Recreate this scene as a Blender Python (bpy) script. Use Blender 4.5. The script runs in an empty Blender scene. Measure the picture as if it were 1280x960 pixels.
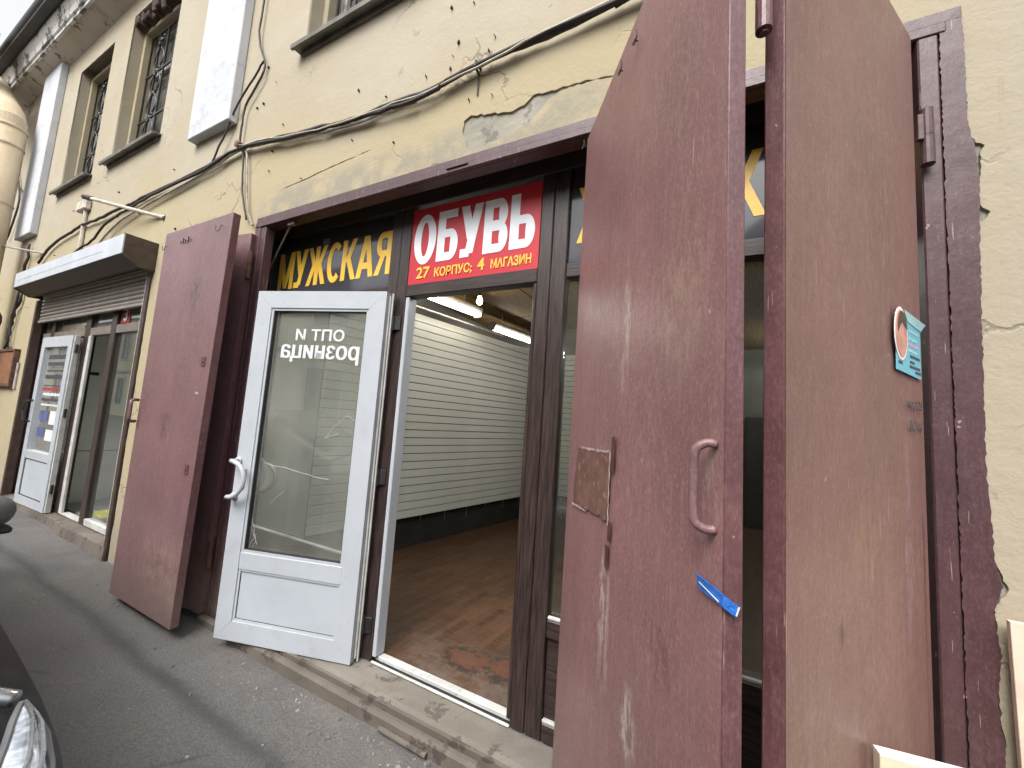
import bpy, bmesh, math, random
from math import radians, sin, cos, pi, atan2, hypot
from mathutils import Vector, Matrix, noise as mnoise
random.seed(7)
S = bpy.context.scene
C = S.collection

# ------------------------------------------------------------------ camera
cam = bpy.data.cameras.new('camera'); co = bpy.data.objects.new('camera', cam); C.objects.link(co)
R_ = Vector((0.88724299, 0.45641704, 0.06695794)); U_ = Vector((-0.0150078, -0.11651349, 0.99307571)); F_ = Vector((-0.46105818, 0.88210435, 0.09652596))
M = Matrix((R_, U_, -F_)).transposed().to_4x4(); M.translation = Vector((0, -1.5313, 1.426))
co.matrix_world = M
cam.sensor_width = 36; cam.lens = 491.4 / 1280 * 36; cam.clip_start = 0.02; cam.clip_end = 500
S.camera = co
# ------------------------------------------------------------------ light
SUN_DIR = Vector((0.04, -0.80, 1.0)).normalized()          # towards the (veiled) sun
W = bpy.data.worlds.new('World'); S.world = W; W.use_nodes = True
wn = W.node_tree; wn.nodes.clear()
sky = wn.nodes.new('ShaderNodeTexSky'); sky.sky_type = 'NISHITA'; sky.sun_disc = False
sky.sun_elevation = math.asin(SUN_DIR.z); sky.sun_rotation = atan2(SUN_DIR.x, SUN_DIR.y)
sky.air_density = 1.0; sky.dust_density = 5.0; sky.ozone_density = 1.0
hsv = wn.nodes.new('ShaderNodeHueSaturation'); hsv.inputs['Saturation'].default_value = 0.16; hsv.inputs['Value'].default_value = 1.15   # overcast: the cloud sheet takes the blue out
bg = wn.nodes.new('ShaderNodeBackground'); bg.inputs['Strength'].default_value = 0.15
wo = wn.nodes.new('ShaderNodeOutputWorld')
wn.links.new(sky.outputs[0], hsv.inputs['Color']); wn.links.new(hsv.outputs[0], bg.inputs[0]); wn.links.new(bg.outputs[0], wo.inputs[0])
sl = bpy.data.lights.new('sun', 'SUN'); sl.energy = 0.9; sl.angle = radians(35); sl.color = (1, 0.97, 0.93)
so = bpy.data.objects.new('sun', sl); C.objects.link(so); so.rotation_euler = SUN_DIR.to_track_quat('Z', 'Y').to_euler()
S.view_settings.view_transform = 'Standard'; S.view_settings.look = 'None'; S.view_settings.gamma = 1
S.view_settings.exposure = 1.0

# ------------------------------------------------------------------ node helpers
class T:
    def __init__(s, name):
        s.m = bpy.data.materials.new(name); s.m.use_nodes = True; s.t = s.m.node_tree; s.t.nodes.clear()
        s.out = s.t.nodes.new('ShaderNodeOutputMaterial'); s.tc = s.t.nodes.new('ShaderNodeTexCoord')
        s.obj = s.tc.outputs['Object']
    def n(s, typ, ins=None, **kw):
        nd = s.t.nodes.new(typ)
        for k, v in kw.items(): setattr(nd, k, v)
        for k, v in (ins or {}).items():
            sk = nd.inputs[k]
            if isinstance(v, bpy.types.NodeSocket): s.t.links.new(v, sk)
            else: sk.default_value = v
        return nd
    def map(s, scale=(1, 1, 1), loc=(0, 0, 0), rot=(0, 0, 0), src=None):
        return s.n('ShaderNodeMapping', {'Vector': src or s.obj, 'Scale': scale, 'Location': loc, 'Rotation': rot}).outputs[0]
    def noise(s, scale, detail=4, rough=0.55, vec=None, dist=0):
        return s.n('ShaderNodeTexNoise', {'Vector': vec or s.obj, 'Scale': scale, 'Detail': detail, 'Roughness': rough, 'Distortion': dist}).outputs[0]
    def vor(s, scale, vec=None, feature='F1', rnd=1):
        return s.n('ShaderNodeTexVoronoi', {'Vector': vec or s.obj, 'Scale': scale, 'Randomness': rnd}, feature=feature).outputs['Distance']
    def ramp(s, fac, a, b, inv=False):       # smooth step a..b
        r = s.n('ShaderNodeMapRange', {'Value': fac, 'From Min': a, 'From Max': b, 'To Min': 1.0 if inv else 0.0, 'To Max': 0.0 if inv else 1.0}, interpolation_type='SMOOTHSTEP')
        return r.outputs[0]
    def math(s, op, a, b=0.0, clamp=False):
        return s.n('ShaderNodeMath', {0: a, 1: b}, operation=op, use_clamp=clamp).outputs[0]
    def mul(s, a, b): return s.math('MULTIPLY', a, b)
    def mix(s, fac, a, b):
        nd = s.t.nodes.new('ShaderNodeMix'); nd.data_type = 'RGBA'
        for k, v in ((0, fac), (6, a), (7, b)):
            if isinstance(v, bpy.types.NodeSocket): s.t.links.new(v, nd.inputs[k])
            else: nd.inputs[k].default_value = (tuple(v) + (1,)) if k and len(v) == 3 else v
        return nd.outputs[2]
    def sep(s, vec=None):
        nd = s.n('ShaderNodeSeparateXYZ', {'Vector': vec or s.obj}); return nd.outputs
    def band(s, v, lo, hi, soft):            # 1 inside lo..hi
        return s.mul(s.ramp(v, lo - soft, lo + soft), s.ramp(v, hi - soft, hi + soft, inv=True))
    def bump(s, h, strength, dist=0.01, normal=None):
        ins = {'Height': h, 'Strength': strength, 'Distance': dist}
        if normal: ins['Normal'] = normal
        return s.n('ShaderNodeBump', ins).outputs[0]
    def done(s, col, rough=0.6, normal=None, metallic=0.0, spec=0.5, **extra):
        ins = {'Roughness': rough, 'Metallic': metallic, 'Specular IOR Level': spec}
        b = s.n('ShaderNodeBsdfPrincipled', ins)
        if isinstance(col, bpy.types.NodeSocket): s.t.links.new(col, b.inputs['Base Color'])
        else: b.inputs['Base Color'].default_value = tuple(col) + (1,)
        if normal: s.t.links.new(normal, b.inputs['Normal'])
        for k, v in extra.items(): b.inputs[k.replace('_', ' ')].default_value = v
        s.t.links.new(b.outputs[0], s.out.inputs[0]); return s.m

def simple(name, col, rough=0.6, metallic=0.0, var=0.18, scale=9, bump=0.15, spec=0.5, dirt=0.0):
    t = T(name); n1 = t.noise(scale, 5); n2 = t.noise(scale * 7, 3)
    d = tuple(c * (1 - var) for c in col); l = tuple(min(1, c * (1 + var)) for c in col)
    c = t.mix(t.ramp(n1, 0.3, 0.7), d, l)
    if dirt: c = t.mix(t.mul(t.ramp(t.noise(scale * 2.3, 7, 0.7), 0.5, 0.75), dirt), c, (0.09, 0.075, 0.06))
    return t.done(c, t.math('ADD', rough - 0.08, t.mul(n2, 0.16)), t.bump(n2, bump, 0.004), metallic, spec)

def glass(name, tint=(0.8, 0.85, 0.83), refl=1.0, dirt=0.06):
    t = T(name)
    g = t.n('ShaderNodeBsdfGlossy', {'Color': (1, 1, 1, 1), 'Roughness': 0.015})
    tr = t.n('ShaderNodeBsdfTransparent', {'Color': tint + (1,)})
    lw = t.n('ShaderNodeLayerWeight', {'Blend': 0.5})
    f = t.math('MULTIPLY', t.math('ADD', 0.055, t.math('MULTIPLY', t.math('POWER', lw.outputs[1], 4.0), 0.9)), refl, True)
    mx = t.n('ShaderNodeMixShader', {0: f}); t.t.links.new(tr.outputs[0], mx.inputs[1]); t.t.links.new(g.outputs[0], mx.inputs[2])
    df = t.n('ShaderNodeBsdfDiffuse', {'Color': (0.55, 0.53, 0.48, 1)})
    dm = t.math('ADD', t.mul(t.ramp(t.noise(2.5, 3, 0.5, t.map((1.5, 1.5, 0.8))), 0.3, 0.8), dirt * 0.7), dirt * 0.6)
    m2 = t.n('ShaderNodeMixShader', {0: dm}); t.t.links.new(mx.outputs[0], m2.inputs[1]); t.t.links.new(df.outputs[0], m2.inputs[2])
    t.t.links.new(m2.outputs[0], t.out.inputs[0]); return t.m

def emit(name, col, strength):
    t = T(name); e = t.n('ShaderNodeEmission', {'Color': col + (1,), 'Strength': strength}); t.t.links.new(e.outputs[0], t.out.inputs[0]); return t.m

# ------------------------------------------------------------------ materials
def wall_material():
    t = T('cream_plaster'); x, y, z = t.sep()[:3]
    n1 = t.noise(0.9, 4); n2 = t.noise(5, 8, 0.66); n3 = t.noise(45, 4, 0.6); n4 = t.noise(2.2, 6, 0.7, t.map((1, 1, 0.35)))
    c = t.mix(t.ramp(n1, 0.35, 0.65), (0.375, 0.326, 0.242), (0.40, 0.358, 0.283))
    low = t.ramp(t.math('ADD', z, t.mul(t.math('SUBTRACT', n1, 0.5), 1.2)), 3.0, 3.6, inv=True)   # older, yellower coat on the ground floor
    c = t.mix(t.mul(low, 0.8), c, t.mix(t.ramp(x, 0.3, 0.9), (0.39, 0.328, 0.205), (0.365, 0.325, 0.262)))
    c = t.mix(t.mul(t.ramp(n2, 0.55, 0.72), 0.45), c, (0.36, 0.31, 0.22))
    c = t.mix(t.mul(t.ramp(n4, 0.57, 0.72), 0.35), c, (0.40, 0.35, 0.26))
    # grey worn band above the steel lintel
    lint = t.mul(t.band(z, 2.70, 2.93, 0.06), t.band(x, -2.95, -0.2, 0.25))
    c = t.mix(t.mul(t.mul(lint, t.ramp(n2, 0.36, 0.56)), 0.85), c, (0.27, 0.25, 0.20))
    # splash grime by the ground
    gr = t.ramp(t.math('ADD', z, t.mul(t.math('SUBTRACT', n2, 0.5), 1.4)), 0.1, 0.9, inv=True)
    c = t.mix(t.mul(gr, 0.55), c, (0.30, 0.27, 0.23))
    chips = t.mul(t.ramp(t.noise(13, 3, 0.5, None, 0.6), 0.70, 0.73), t.ramp(n1, 0.42, 0.6))
    c = t.mix(t.mul(chips, 0.75), c, (0.30, 0.26, 0.2))
    wv = t.n('ShaderNodeVectorMath', {0: t.obj, 1: t.n('ShaderNodeVectorMath', {0: t.n('ShaderNodeTexNoise', {'Vector': t.obj, 'Scale': 3.0, 'Detail': 6}).outputs[1], 'Scale': 0.45}, operation='SCALE').outputs[0]}, operation='ADD').outputs[0]
    ck = t.mul(t.ramp(t.vor(1.35, wv, 'DISTANCE_TO_EDGE'), 0.002, 0.010, inv=True), t.ramp(t.noise(1.3, 3), 0.50, 0.62))
    c = t.mix(t.mul(ck, 0.7), c, (0.20, 0.17, 0.13))
    rust = t.mul(t.ramp(t.noise(1.0, 5, 0.6, t.map((9, 9, 0.7))), 0.66, 0.74), t.ramp(n2, 0.45, 0.6))
    c = t.mix(t.mul(rust, 0.4), c, (0.33, 0.22, 0.12))
    h = t.math('ADD', t.math('ADD', t.mul(n1, 1.6), t.mul(n2, 0.6)), t.math('ADD', t.mul(n3, 0.16), t.mul(ck, -0.4)))
    return t.done(c, 0.9, t.bump(h, 0.42, 0.03), spec=0.2)

def paint_material(name, base, light, spots=(), scale=1.0, rough=0.40):
    """old glossy maroon oil paint on sheet steel; object space: x across the leaf, z up"""
    t = T(name); x, y, z = t.sep()[:3]
    n1 = t.noise(2.2 * scale, 5); st = t.noise(6, 6, 0.65, t.map((9, 9, 0.8))); n3 = t.noise(60, 3); n4 = t.noise(11, 8, 0.7); dr = t.noise(3, 4, 0.5, t.map((14, 14, 0.35)))
    c = t.mix(t.ramp(n1, 0.3, 0.7), tuple(b * 0.86 for b in base), tuple(b * 1.16 for b in base))
    c = t.mix(t.mul(t.ramp(st, 0.45, 0.75), 0.35), c, light)
    c = t.mix(t.mul(t.ramp(dr, 0.56, 0.72), 0.25), c, tuple(b * 0.55 for b in base))
    n5 = t.noise(26, 7, 0.78, t.map((1.6, 1.6, 0.9))); n6 = t.noise(90, 2, 0.5, t.map((2.2, 2.2, 0.7)))
    c = t.mix(t.mul(t.ramp(n5, 0.52, 0.70), 0.42), c, tuple(b * 0.62 for b in base))
    c = t.mix(t.mul(t.ramp(n5, 0.48, 0.33), 0.35), c, tuple(min(1, l * 1.12) for l in light))
    c = t.mix(t.mul(t.ramp(n6, 0.60, 0.72), 0.30), c, tuple(l * 1.15 for l in light))
    dust = t.mul(t.ramp(t.math('ADD', z, t.mul(t.math('SUBTRACT', n4, 0.5), 1.2)), 0.1, 1.0, inv=True), t.ramp(n4, 0.35, 0.65))
    c = t.mix(t.mul(dust, 0.45), c, (0.27, 0.20, 0.17))
    sc = t.ramp(t.noise(4, 7, 0.72, t.map((10, 10, 1.2), (3, 1, 7))), 0.70, 0.76)
    c = t.mix(t.mul(sc, 0.45), c, (0.42, 0.33, 0.31))
    for (sx, sz, rx, rz, col, k) in spots:
        dx = t.math('DIVIDE', t.math('SUBTRACT', x, sx), rx); dz = t.math('DIVIDE', t.math('SUBTRACT', z, sz), rz)
        d = t.math('ADD', t.mul(dx, dx), t.mul(dz, dz))
        f = t.mul(t.ramp(d, 0.1, 1.2, inv=True), t.ramp(t.noise(14, 8, 0.75, t.map((2.5, 2.5, 0.8))), 0.46, 0.56))
        c = t.mix(t.mul(f, k), c, col)
    g7 = t.noise(170, 2, 0.6, t.map((1, 1, 0.6)))
    c = t.mix(t.mul(t.ramp(g7, 0.50, 0.66), 0.30), c, tuple(b * 0.6 for b in base))
    c = t.mix(t.mul(t.ramp(g7, 0.46, 0.34), 0.25), c, tuple(min(1, l * 1.2) for l in light))
    for k_, (rx_, th_) in enumerate(((0.35, 0.745), (-0.5, 0.75), (1.1, 0.76))):
        scr = t.ramp(t.noise(5, 2, 0.4, t.map((26, 26, 1.3), (k_ * 3.1, 0, k_ * 1.7), (0, rx_, 0))), th_, th_ + 0.012)
        c = t.mix(t.mul(scr, 0.5), c, (0.45, 0.36, 0.33))
    bot = t.mul(t.ramp(t.math('ADD', z, t.mul(t.math('SUBTRACT', n4, 0.5), 0.5)), 0.12, 0.42, inv=True), t.ramp(n5, 0.35, 0.6))
    c = t.mix(t.mul(bot, 0.6), c, (0.17, 0.125, 0.10))
    fleck = t.ramp(t.noise(38, 2, 0.5), 0.74, 0.77)
    c = t.mix(t.mul(fleck, 0.5), c, (0.5, 0.42, 0.38))
    h = t.math('ADD', t.math('ADD', t.mul(n1, 1.2), t.mul(st, 0.16)), t.math('ADD', t.math('ADD', t.mul(n3, 0.07), t.mul(g7, 0.06)), t.math('ADD', t.mul(n4, 0.22), t.mul(n5, 0.16))))
    r = t.math('ADD', rough - 0.12, t.math('ADD', t.mul(n4, 0.16), t.mul(n5, 0.16)))
    return t.done(c, r, t.bump(h, 0.32, 0.012), spec=0.55)

def asphalt_material():
    t = T('asphalt'); x, y, z = t.sep()[:3]
    n1 = t.noise(0.8, 5); n2 = t.noise(7, 7, 0.7); n3 = t.noise(110, 3, 0.6); v = t.vor(95)
    c = t.mix(t.ramp(n1, 0.3, 0.7), (0.098, 0.092, 0.089), (0.132, 0.124, 0.119))
    c = t.mix(t.ramp(n3, 0.3, 0.72), t.mix(0.32, c, (0.03, 0.03, 0.03)), t.mix(0.18, c, (0.26, 0.25, 0.24)))
    c = t.mix(t.mul(t.ramp(n2, 0.56, 0.7), 0.45), c, (0.155, 0.14, 0.12))
    # damp drip line under the eaves, parallel to the wall
    yy = t.math('ADD', y, t.mul(t.math('SUBTRACT', t.noise(1.6, 6, 0.65), 0.5), 0.16))
    wet = t.mul(t.band(yy, -0.42, -0.355, 0.045), t.ramp(n2, 0.15, 0.5))
    c = t.mix(t.mul(wet, 0.6), c, (0.022, 0.022, 0.025))
    wet2 = t.mul(t.ramp(x, -4.6, -3.4, inv=True), t.ramp(t.noise(1.5, 5, 0.6), 0.45, 0.62))
    c = t.mix(t.mul(wet2, 0.3), c, (0.05, 0.05, 0.056))
    dusty = t.mul(t.band(y, -0.2, 0.1, 0.1), t.ramp(n2, 0.4, 0.6))
    c = t.mix(t.mul(dusty, 0.25), c, (0.18, 0.16, 0.14))
    ck = t.mul(t.ramp(t.vor(0.8, None, 'DISTANCE_TO_EDGE'), 0.002, 0.008, inv=True), t.ramp(t.noise(1.1, 3), 0.5, 0.6))
    c = t.mix(t.mul(ck, 0.6), c, (0.03, 0.03, 0.03))
    r = t.math('SUBTRACT', 0.86, t.mul(wet, 0.3))
    h = t.math('ADD', t.math('ADD', t.mul(n3, 0.5), t.mul(v, -0.6)), t.math('ADD', t.mul(n2, 1.0), t.mul(n1, 2.5)))
    return t.done(c, r, t.bump(h, 0.6, 0.007), spec=0.35)

def floor_material():
    t = T('worn_laminate'); x, y, z = t.sep()[:3]
    vec = t.map((1, 1, 1), rot=(0, 0, radians(-86)))
    br = t.n('ShaderNodeTexBrick', {'Vector': vec, 'Color1': (0.2, 0.2, 0.2, 1), 'Color2': (0.9, 0.9, 0.9, 1), 'Mortar': (0, 0, 0, 1), 'Scale': 1.0, 'Mortar Size': 0.0015, 'Brick Width': 0.30, 'Row Height': 0.05, 'Bias': 0.0})
    gr = t.noise(4, 6, 0.6, t.map((1.5, 26, 1), rot=(0, 0, radians(-86))))
    c = t.mix(br.outputs[0], (0.030, 0.0145, 0.0088), (0.092, 0.046, 0.025))
    c = t.mix(t.mul(t.ramp(gr, 0.4, 0.7), 0.5), c, (0.12, 0.062, 0.030))
    n2 = t.noise(3.5, 8, 0.7); n3 = t.noise(22, 5, 0.7)
    dust = t.mul(t.ramp(t.math('ADD', y, t.mul(t.math('SUBTRACT', n2, 0.5), 1.4)), 0.30, 0.85, inv=True), t.ramp(t.math('ADD', n2, t.mul(n3, 0.25)), 0.5, 0.72))
    c = t.mix(t.mul(dust, 0.6), c, (0.15, 0.123, 0.105))
    for (fx, fy, a, b) in ((-1.22, 0.50, 0.13, 0.085), (-0.98, 0.56, 0.10, 0.12)):
        dx = t.math('DIVIDE', t.math('SUBTRACT', x, fx), a); dy = t.math('DIVIDE', t.math('SUBTRACT', y, fy), b)
        d = t.math('ADD', t.math('ADD', t.mul(dx, dx), t.mul(dy, dy)), t.mul(t.math('SUBTRACT', n3, 0.5), 3.4))
        c = t.mix(t.mul(t.ramp(d, 0.75, 1.0, inv=True), 0.65), c, (0.100, 0.038, 0.020))
        c = t.mix(t.mul(t.mul(t.band(d, 0.75, 1.9, 0.2), t.ramp(n3, 0.44, 0.54)), 0.9), c, (0.03, 0.022, 0.018))
    return t.done(c, t.math('ADD', 0.30, t.mul(n2, 0.3)), t.bump(br.outputs[1], 0.15, 0.002), spec=0.4)

def oldstucco(name, a, b, dark, amount, thr=0.56, sc=9):
    t = T(name); n2 = t.noise(sc, 8, 0.7); n3 = t.noise(3, 4, 0.6, t.map((1, 1, 0.3)))
    c = t.mix(t.ramp(t.noise(2, 4), 0.3, 0.7), a, b)
    c = t.mix(t.mul(t.ramp(n2, thr, thr + 0.04), amount), c, dark)
    c = t.mix(t.mul(t.ramp(n3, 0.55, 0.7), 0.35), c, dark)
    return t.done(c, 0.85, t.bump(t.math('ADD', n2, t.mul(t.noise(60, 3), 0.2)), 0.5, 0.012), spec=0.25)

MAROON = (0.160, 0.083, 0.087); MLIGHT = (0.27, 0.172, 0.178)
WALL = wall_material()
PAINT_R2 = paint_material('maroon_paint_handle_leaf', (0.225, 0.110, 0.107), (0.36, 0.228, 0.226), (
    (0.43, 0.96, 0.05, 0.14, (0.55, 0.47, 0.44), 0.7), (0.45, 0.83, 0.05, 0.12, (0.42, 0.32, 0.29), 0.5), (0.62, 0.77, 0.05, 0.09, (0.46, 0.42, 0.34), 0.75),
    (0.52, 1.68, 0.03, 0.25, (0.42, 0.33, 0.27), 0.7), (0.80, 1.72, 0.11, 0.20, (0.33, 0.23, 0.17), 0.55), (0.75, 1.0, 0.08, 0.08, (0.10, 0.05, 0.05), 0.45), (0.92, 1.33, 0.03, 0.12, (0.36, 0.22, 0.20), 0.7)))
PAINT_R1 = paint_material('maroon_paint_jamb_leaf', (0.182, 0.093, 0.081), (0.285, 0.175, 0.152), (
    (0.17, 1.2, 0.03, 0.30, (0.30, 0.23, 0.28), 0.4), (0.795, 1.283, 0.018, 0.022, (0.04, 0.02, 0.02), 1.0), (0.58, 1.07, 0.02, 0.03, (0.08, 0.04, 0.03), 0.9), (0.45, 1.22, 0.10, 0.10, (0.30, 0.2, 0.11), 0.45)), rough=0.36)
PAINT = paint_material('maroon_paint', MAROON, MLIGHT, ((0.34, 2.17, 0.07, 0.16, (0.03, 0.018, 0.018), 0.7), (0.5, 1.25, 0.10, 0.12, (0.05, 0.02, 0.025), 0.6), (0.30, 0.35, 0.4, 0.3, (0.28, 0.2, 0.16), 0.5)))
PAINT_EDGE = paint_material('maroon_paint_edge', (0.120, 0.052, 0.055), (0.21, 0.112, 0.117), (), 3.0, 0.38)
PAINT_FRAME = paint_material('maroon_paint_frame', (0.070, 0.031, 0.036), (0.125, 0.070, 0.078), (), 3.0, 0.42)
RUSTY = simple('rusty_maroon_steel', (0.11, 0.05, 0.038), 0.55, var=0.4, scale=22, bump=0.4)
ASPHALT = asphalt_material()
LAMINATE = floor_material()
PVC_BROWN = None
def pvc_brown():
    t = T('brown_woodgrain_pvc'); g = t.noise(5, 7, 0.65, t.map((30, 30, 1.2)))
    c = t.mix(t.ramp(g, 0.35, 0.7), (0.020, 0.012, 0.011), (0.060, 0.040, 0.036))
    return t.done(c, 0.36, t.bump(g, 0.25, 0.003), spec=0.5)
PVC_BROWN = pvc_brown()
def pvc_brown_h():
    t = T('brown_woodgrain_pvc_rail'); g = t.noise(5, 7, 0.65, t.map((1.2, 30, 30)))
    c = t.mix(t.ramp(g, 0.35, 0.7), (0.020, 0.012, 0.011), (0.060, 0.040, 0.036))
    return t.done(c, 0.36, t.bump(g, 0.25, 0.003), spec=0.5)
PVC_RAIL = pvc_brown_h()
PVC_WHITE = simple('white_pvc', (0.43, 0.46, 0.495), 0.30, var=0.05, scale=3, bump=0.05, dirt=0.12)
PVC_PANEL = simple('white_pvc_panel', (0.42, 0.46, 0.495), 0.33, var=0.05, scale=2.5, bump=0.04, dirt=0.08)
PVC_GREY = simple('grimy_white_pvc', (0.50, 0.50, 0.48), 0.4, var=0.15, scale=8, dirt=0.35)
GASKET = simple('black_gasket', (0.012, 0.012, 0.012), 0.6, var=0.2)
GLASS_DOOR = glass('door_glass', (0.90, 0.93, 0.92), 1.7, 0.14)  # dirt here is mostly a pale veil painted in to lighten the pane
GLASS = glass('shop_glass', (0.82, 0.86, 0.84), 1.0, 0.03)
GLASS_DIRTY = glass('dirty_glass', (0.6, 0.62, 0.58), 0.9, 0.14)
DARKFILM = simple('black_film', (0.055, 0.056, 0.066), 0.12, var=0.3, scale=2, bump=0.02)
RED = simple('red_vinyl', (0.50, 0.022, 0.035), 0.38, var=0.07, scale=2, bump=0.03)
WHITE_VINYL = simple('white_vinyl', (0.80, 0.83, 0.88), 0.4, var=0.03, bump=0.02)
YELLOW_VINYL = simple('yellow_vinyl', (0.82, 0.50, 0.06), 0.4, var=0.1, scale=6, bump=0.02)
ETCH = simple('frosted_lettering', (0.62, 0.64, 0.65), 0.6, var=0.04, bump=0.02)
BLACK = simple('black_iron', (0.016, 0.015, 0.016), 0.5, var=0.3, scale=25)
CABLE = simple('black_cable', (0.028, 0.022, 0.02), 0.6, var=0.35, scale=12)
CABLE_GREY = simple('grey_cable', (0.30, 0.275, 0.24), 0.65, var=0.3, scale=12)
SILLZINC = simple('weathered_zinc', (0.135, 0.125, 0.105), 0.55, metallic=0.3, var=0.3, scale=9)
CONCRETE = oldstucco('sill_concrete', (0.155, 0.140, 0.118), (0.225, 0.205, 0.175), (0.075, 0.065, 0.053), 0.7)
RAILSTEEL = oldstucco('dirty_rail_steel', (0.110, 0.094, 0.079), (0.165, 0.143, 0.121), (0.055, 0.045, 0.038), 0.7)
WHITEWASH = oldstucco('whitewashed_pilaster', (0.47, 0.485, 0.52), (0.54, 0.555, 0.59), (0.32, 0.32, 0.31), 0.3)
CORNICE = oldstucco('peeling_cornice', (0.52, 0.50, 0.47), (0.66, 0.65, 0.63), (0.10, 0.095, 0.085), 0.9, 0.515, 5)
SOFFIT = oldstucco('stained_soffit', (0.50, 0.46, 0.40), (0.60, 0.56, 0.50), (0.13, 0.115, 0.10), 0.8, 0.575, 6)
MORTAR = oldstucco('exposed_render', (0.245, 0.235, 0.195), (0.335, 0.315, 0.265), (0.13, 0.12, 0.10), 0.6)
BRICK = simple('old_brick', (0.075, 0.048, 0.035), 0.9, var=0.5, scale=14, bump=0.7)
ROOF = simple('dark_roof_metal', (0.045, 0.043, 0.042), 0.6, var=0.25, scale=5)
OCHRE = oldstucco('ochre_pipe_paint', (0.47, 0.385, 0.265), (0.53, 0.44, 0.31), (0.33, 0.265, 0.18), 0.2)
ALU = simple('brushed_aluminium', (0.55, 0.58, 0.63), 0.38, metallic=0.35, var=0.08, scale=4, bump=0.05)
BROWNBOX = simple('brown_sheet', (0.052, 0.034, 0.025), 0.5, var=0.25, scale=14, bump=0.2, dirt=0.2)
SHUTTER = simple('taupe_shutter', (0.25, 0.222, 0.20), 0.45, var=0.12, scale=6, bump=0.1)
SLATPANEL = simple('slatwall_board', (0.60, 0.61, 0.56), 0.45, var=0.05, scale=1.5, bump=0.03)
DARKBASE = simple('dark_base', (0.02, 0.018, 0.016), 0.7, var=0.3)
CEILWOOD = None
def ceilwood():
    t = T('brown_ceiling_panel'); g = t.noise(3, 7, 0.65, t.map((22, 1.2, 1)))
    c = t.mix(t.ramp(g, 0.35, 0.7), (0.12, 0.075, 0.033), (0.25, 0.16, 0.072)); return t.done(c, 0.7, t.bump(g, 0.1, 0.002), spec=0.2)
CEILWOOD = ceilwood()
GREYWALL = simple('grey_interior_paint', (0.50, 0.51, 0.48), 0.6, var=0.1, scale=2, dirt=0.1)
PALEWALL = simple('pale_interior_paint', (0.82, 0.84, 0.85), 0.55, var=0.06, scale=2)
TUBE = emit('lit_tube', (1.0, 0.98, 0.9), 18.0)
BULB = emit('lit_bulb', (1.0, 0.74, 0.36), 40.0)
STEEL = simple('galvanised_steel', (0.30, 0.29, 0.28), 0.4, metallic=0.8, var=0.25, scale=18)
CARBLACK = None
def carpaint():
    t = T('black_car_paint'); n = t.noise(12, 6, 0.7); n2 = t.noise(160, 2)
    c = t.mix(t.mul(t.ramp(n, 0.4, 0.75), 0.5), (0.010, 0.010, 0.011), (0.05, 0.048, 0.046))
    return t.done(c, t.math('ADD', 0.42, t.mul(n, 0.25)), t.bump(n2, 0.03, 0.001), spec=0.22, Coat_Weight=0.06, Coat_Roughness=0.3)
CARBLACK = carpaint()
CARGREY = simple('dusty_grey_trim', (0.11, 0.11, 0.115), 0.5, var=0.2, scale=10)
CHROME = simple('satin_chrome', (0.42, 0.45, 0.47), 0.28, metallic=0.9, var=0.1)
LENS = None
def lensmat():
    t = T('headlight_lens'); n = t.noise(6, 4, 0.6, t.map((3, 1, 12)))
    c = t.mix(t.ramp(n, 0.35, 0.65), (0.16, 0.18, 0.20), (0.62, 0.66, 0.72)); return t.done(c, 0.12, t.bump(n, 0.2, 0.006), metallic=0.35, spec=0.8, Coat_Weight=1.0)
LENS = lensmat()
TYRE = simple('rubber', (0.02, 0.02, 0.02), 0.8, var=0.3)
CARGLASS = simple('tinted_car_glass', (0.015, 0.018, 0.02), 0.05, var=0.1, bump=0.0, spec=0.8)
PLY = None
def plywood():
    t = T('pale_board'); g = t.noise(4, 6, 0.6, t.map((3, 3, 18)))
    c = t.mix(t.ramp(g, 0.35, 0.7), (0.66, 0.55, 0.38), (0.74, 0.66, 0.50)); return t.done(c, 0.6, t.bump(g, 0.1, 0.002))
PLY = plywood()
EDGEWHITE = simple('white_board_edge', (0.80, 0.77, 0.70), 0.6, var=0.05)
PINKBOARD = simple('cream_board', (0.68, 0.55, 0.44), 0.6, var=0.08)
BLUETAPE = simple('blue_tape', (0.02, 0.135, 0.50), 0.4, var=0.35, scale=40, bump=0.5)
TAPEWHITE = simple('worn_tape_edge', (0.6, 0.68, 0.72), 0.6, var=0.2, scale=40)
CARD = simple('light_blue_card', (0.16, 0.50, 0.63), 0.3, var=0.06, scale=6, bump=0.03)
CARD2 = simple('pale_blue_card_fold', (0.36, 0.62, 0.66), 0.3, var=0.06)
SKIN = simple('printed_skin_tone', (0.55, 0.27, 0.22), 0.35, var=0.2, scale=30, bump=0.02)
INK = simple('dark_ink', (0.05, 0.055, 0.07), 0.5, var=0.2)
INKPINK = simple('pink_ink', (0.62, 0.30, 0.40), 0.5, var=0.1)
INKBLUE = simple('blue_ink', (0.09, 0.11, 0.24), 0.5, var=0.2)
INKRED = simple('red_ink', (0.34, 0.04, 0.045), 0.5, var=0.2)
POSTER = None
def postermat():
    t = T('torn_brown_paper_residue'); n = t.noise(9, 8, 0.72); n2 = t.noise(40, 4)
    c = t.mix(t.ramp(n, 0.35, 0.65), (0.115, 0.05, 0.036), (0.20, 0.10, 0.08)); c = t.mix(t.mul(t.ramp(n2, 0.58, 0.68), 0.5), c, (0.36, 0.27, 0.24))
    return t.done(c, 0.6, t.bump(n, 0.4, 0.003))
POSTER = postermat()
PAPERWHITE = simple('paper_shreds', (0.40, 0.32, 0.30), 0.8, var=0.2, scale=40)
TAPEDARK = simple('dark_tape_residue', (0.085, 0.035, 0.032), 0.5, var=0.3, scale=30)
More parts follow.
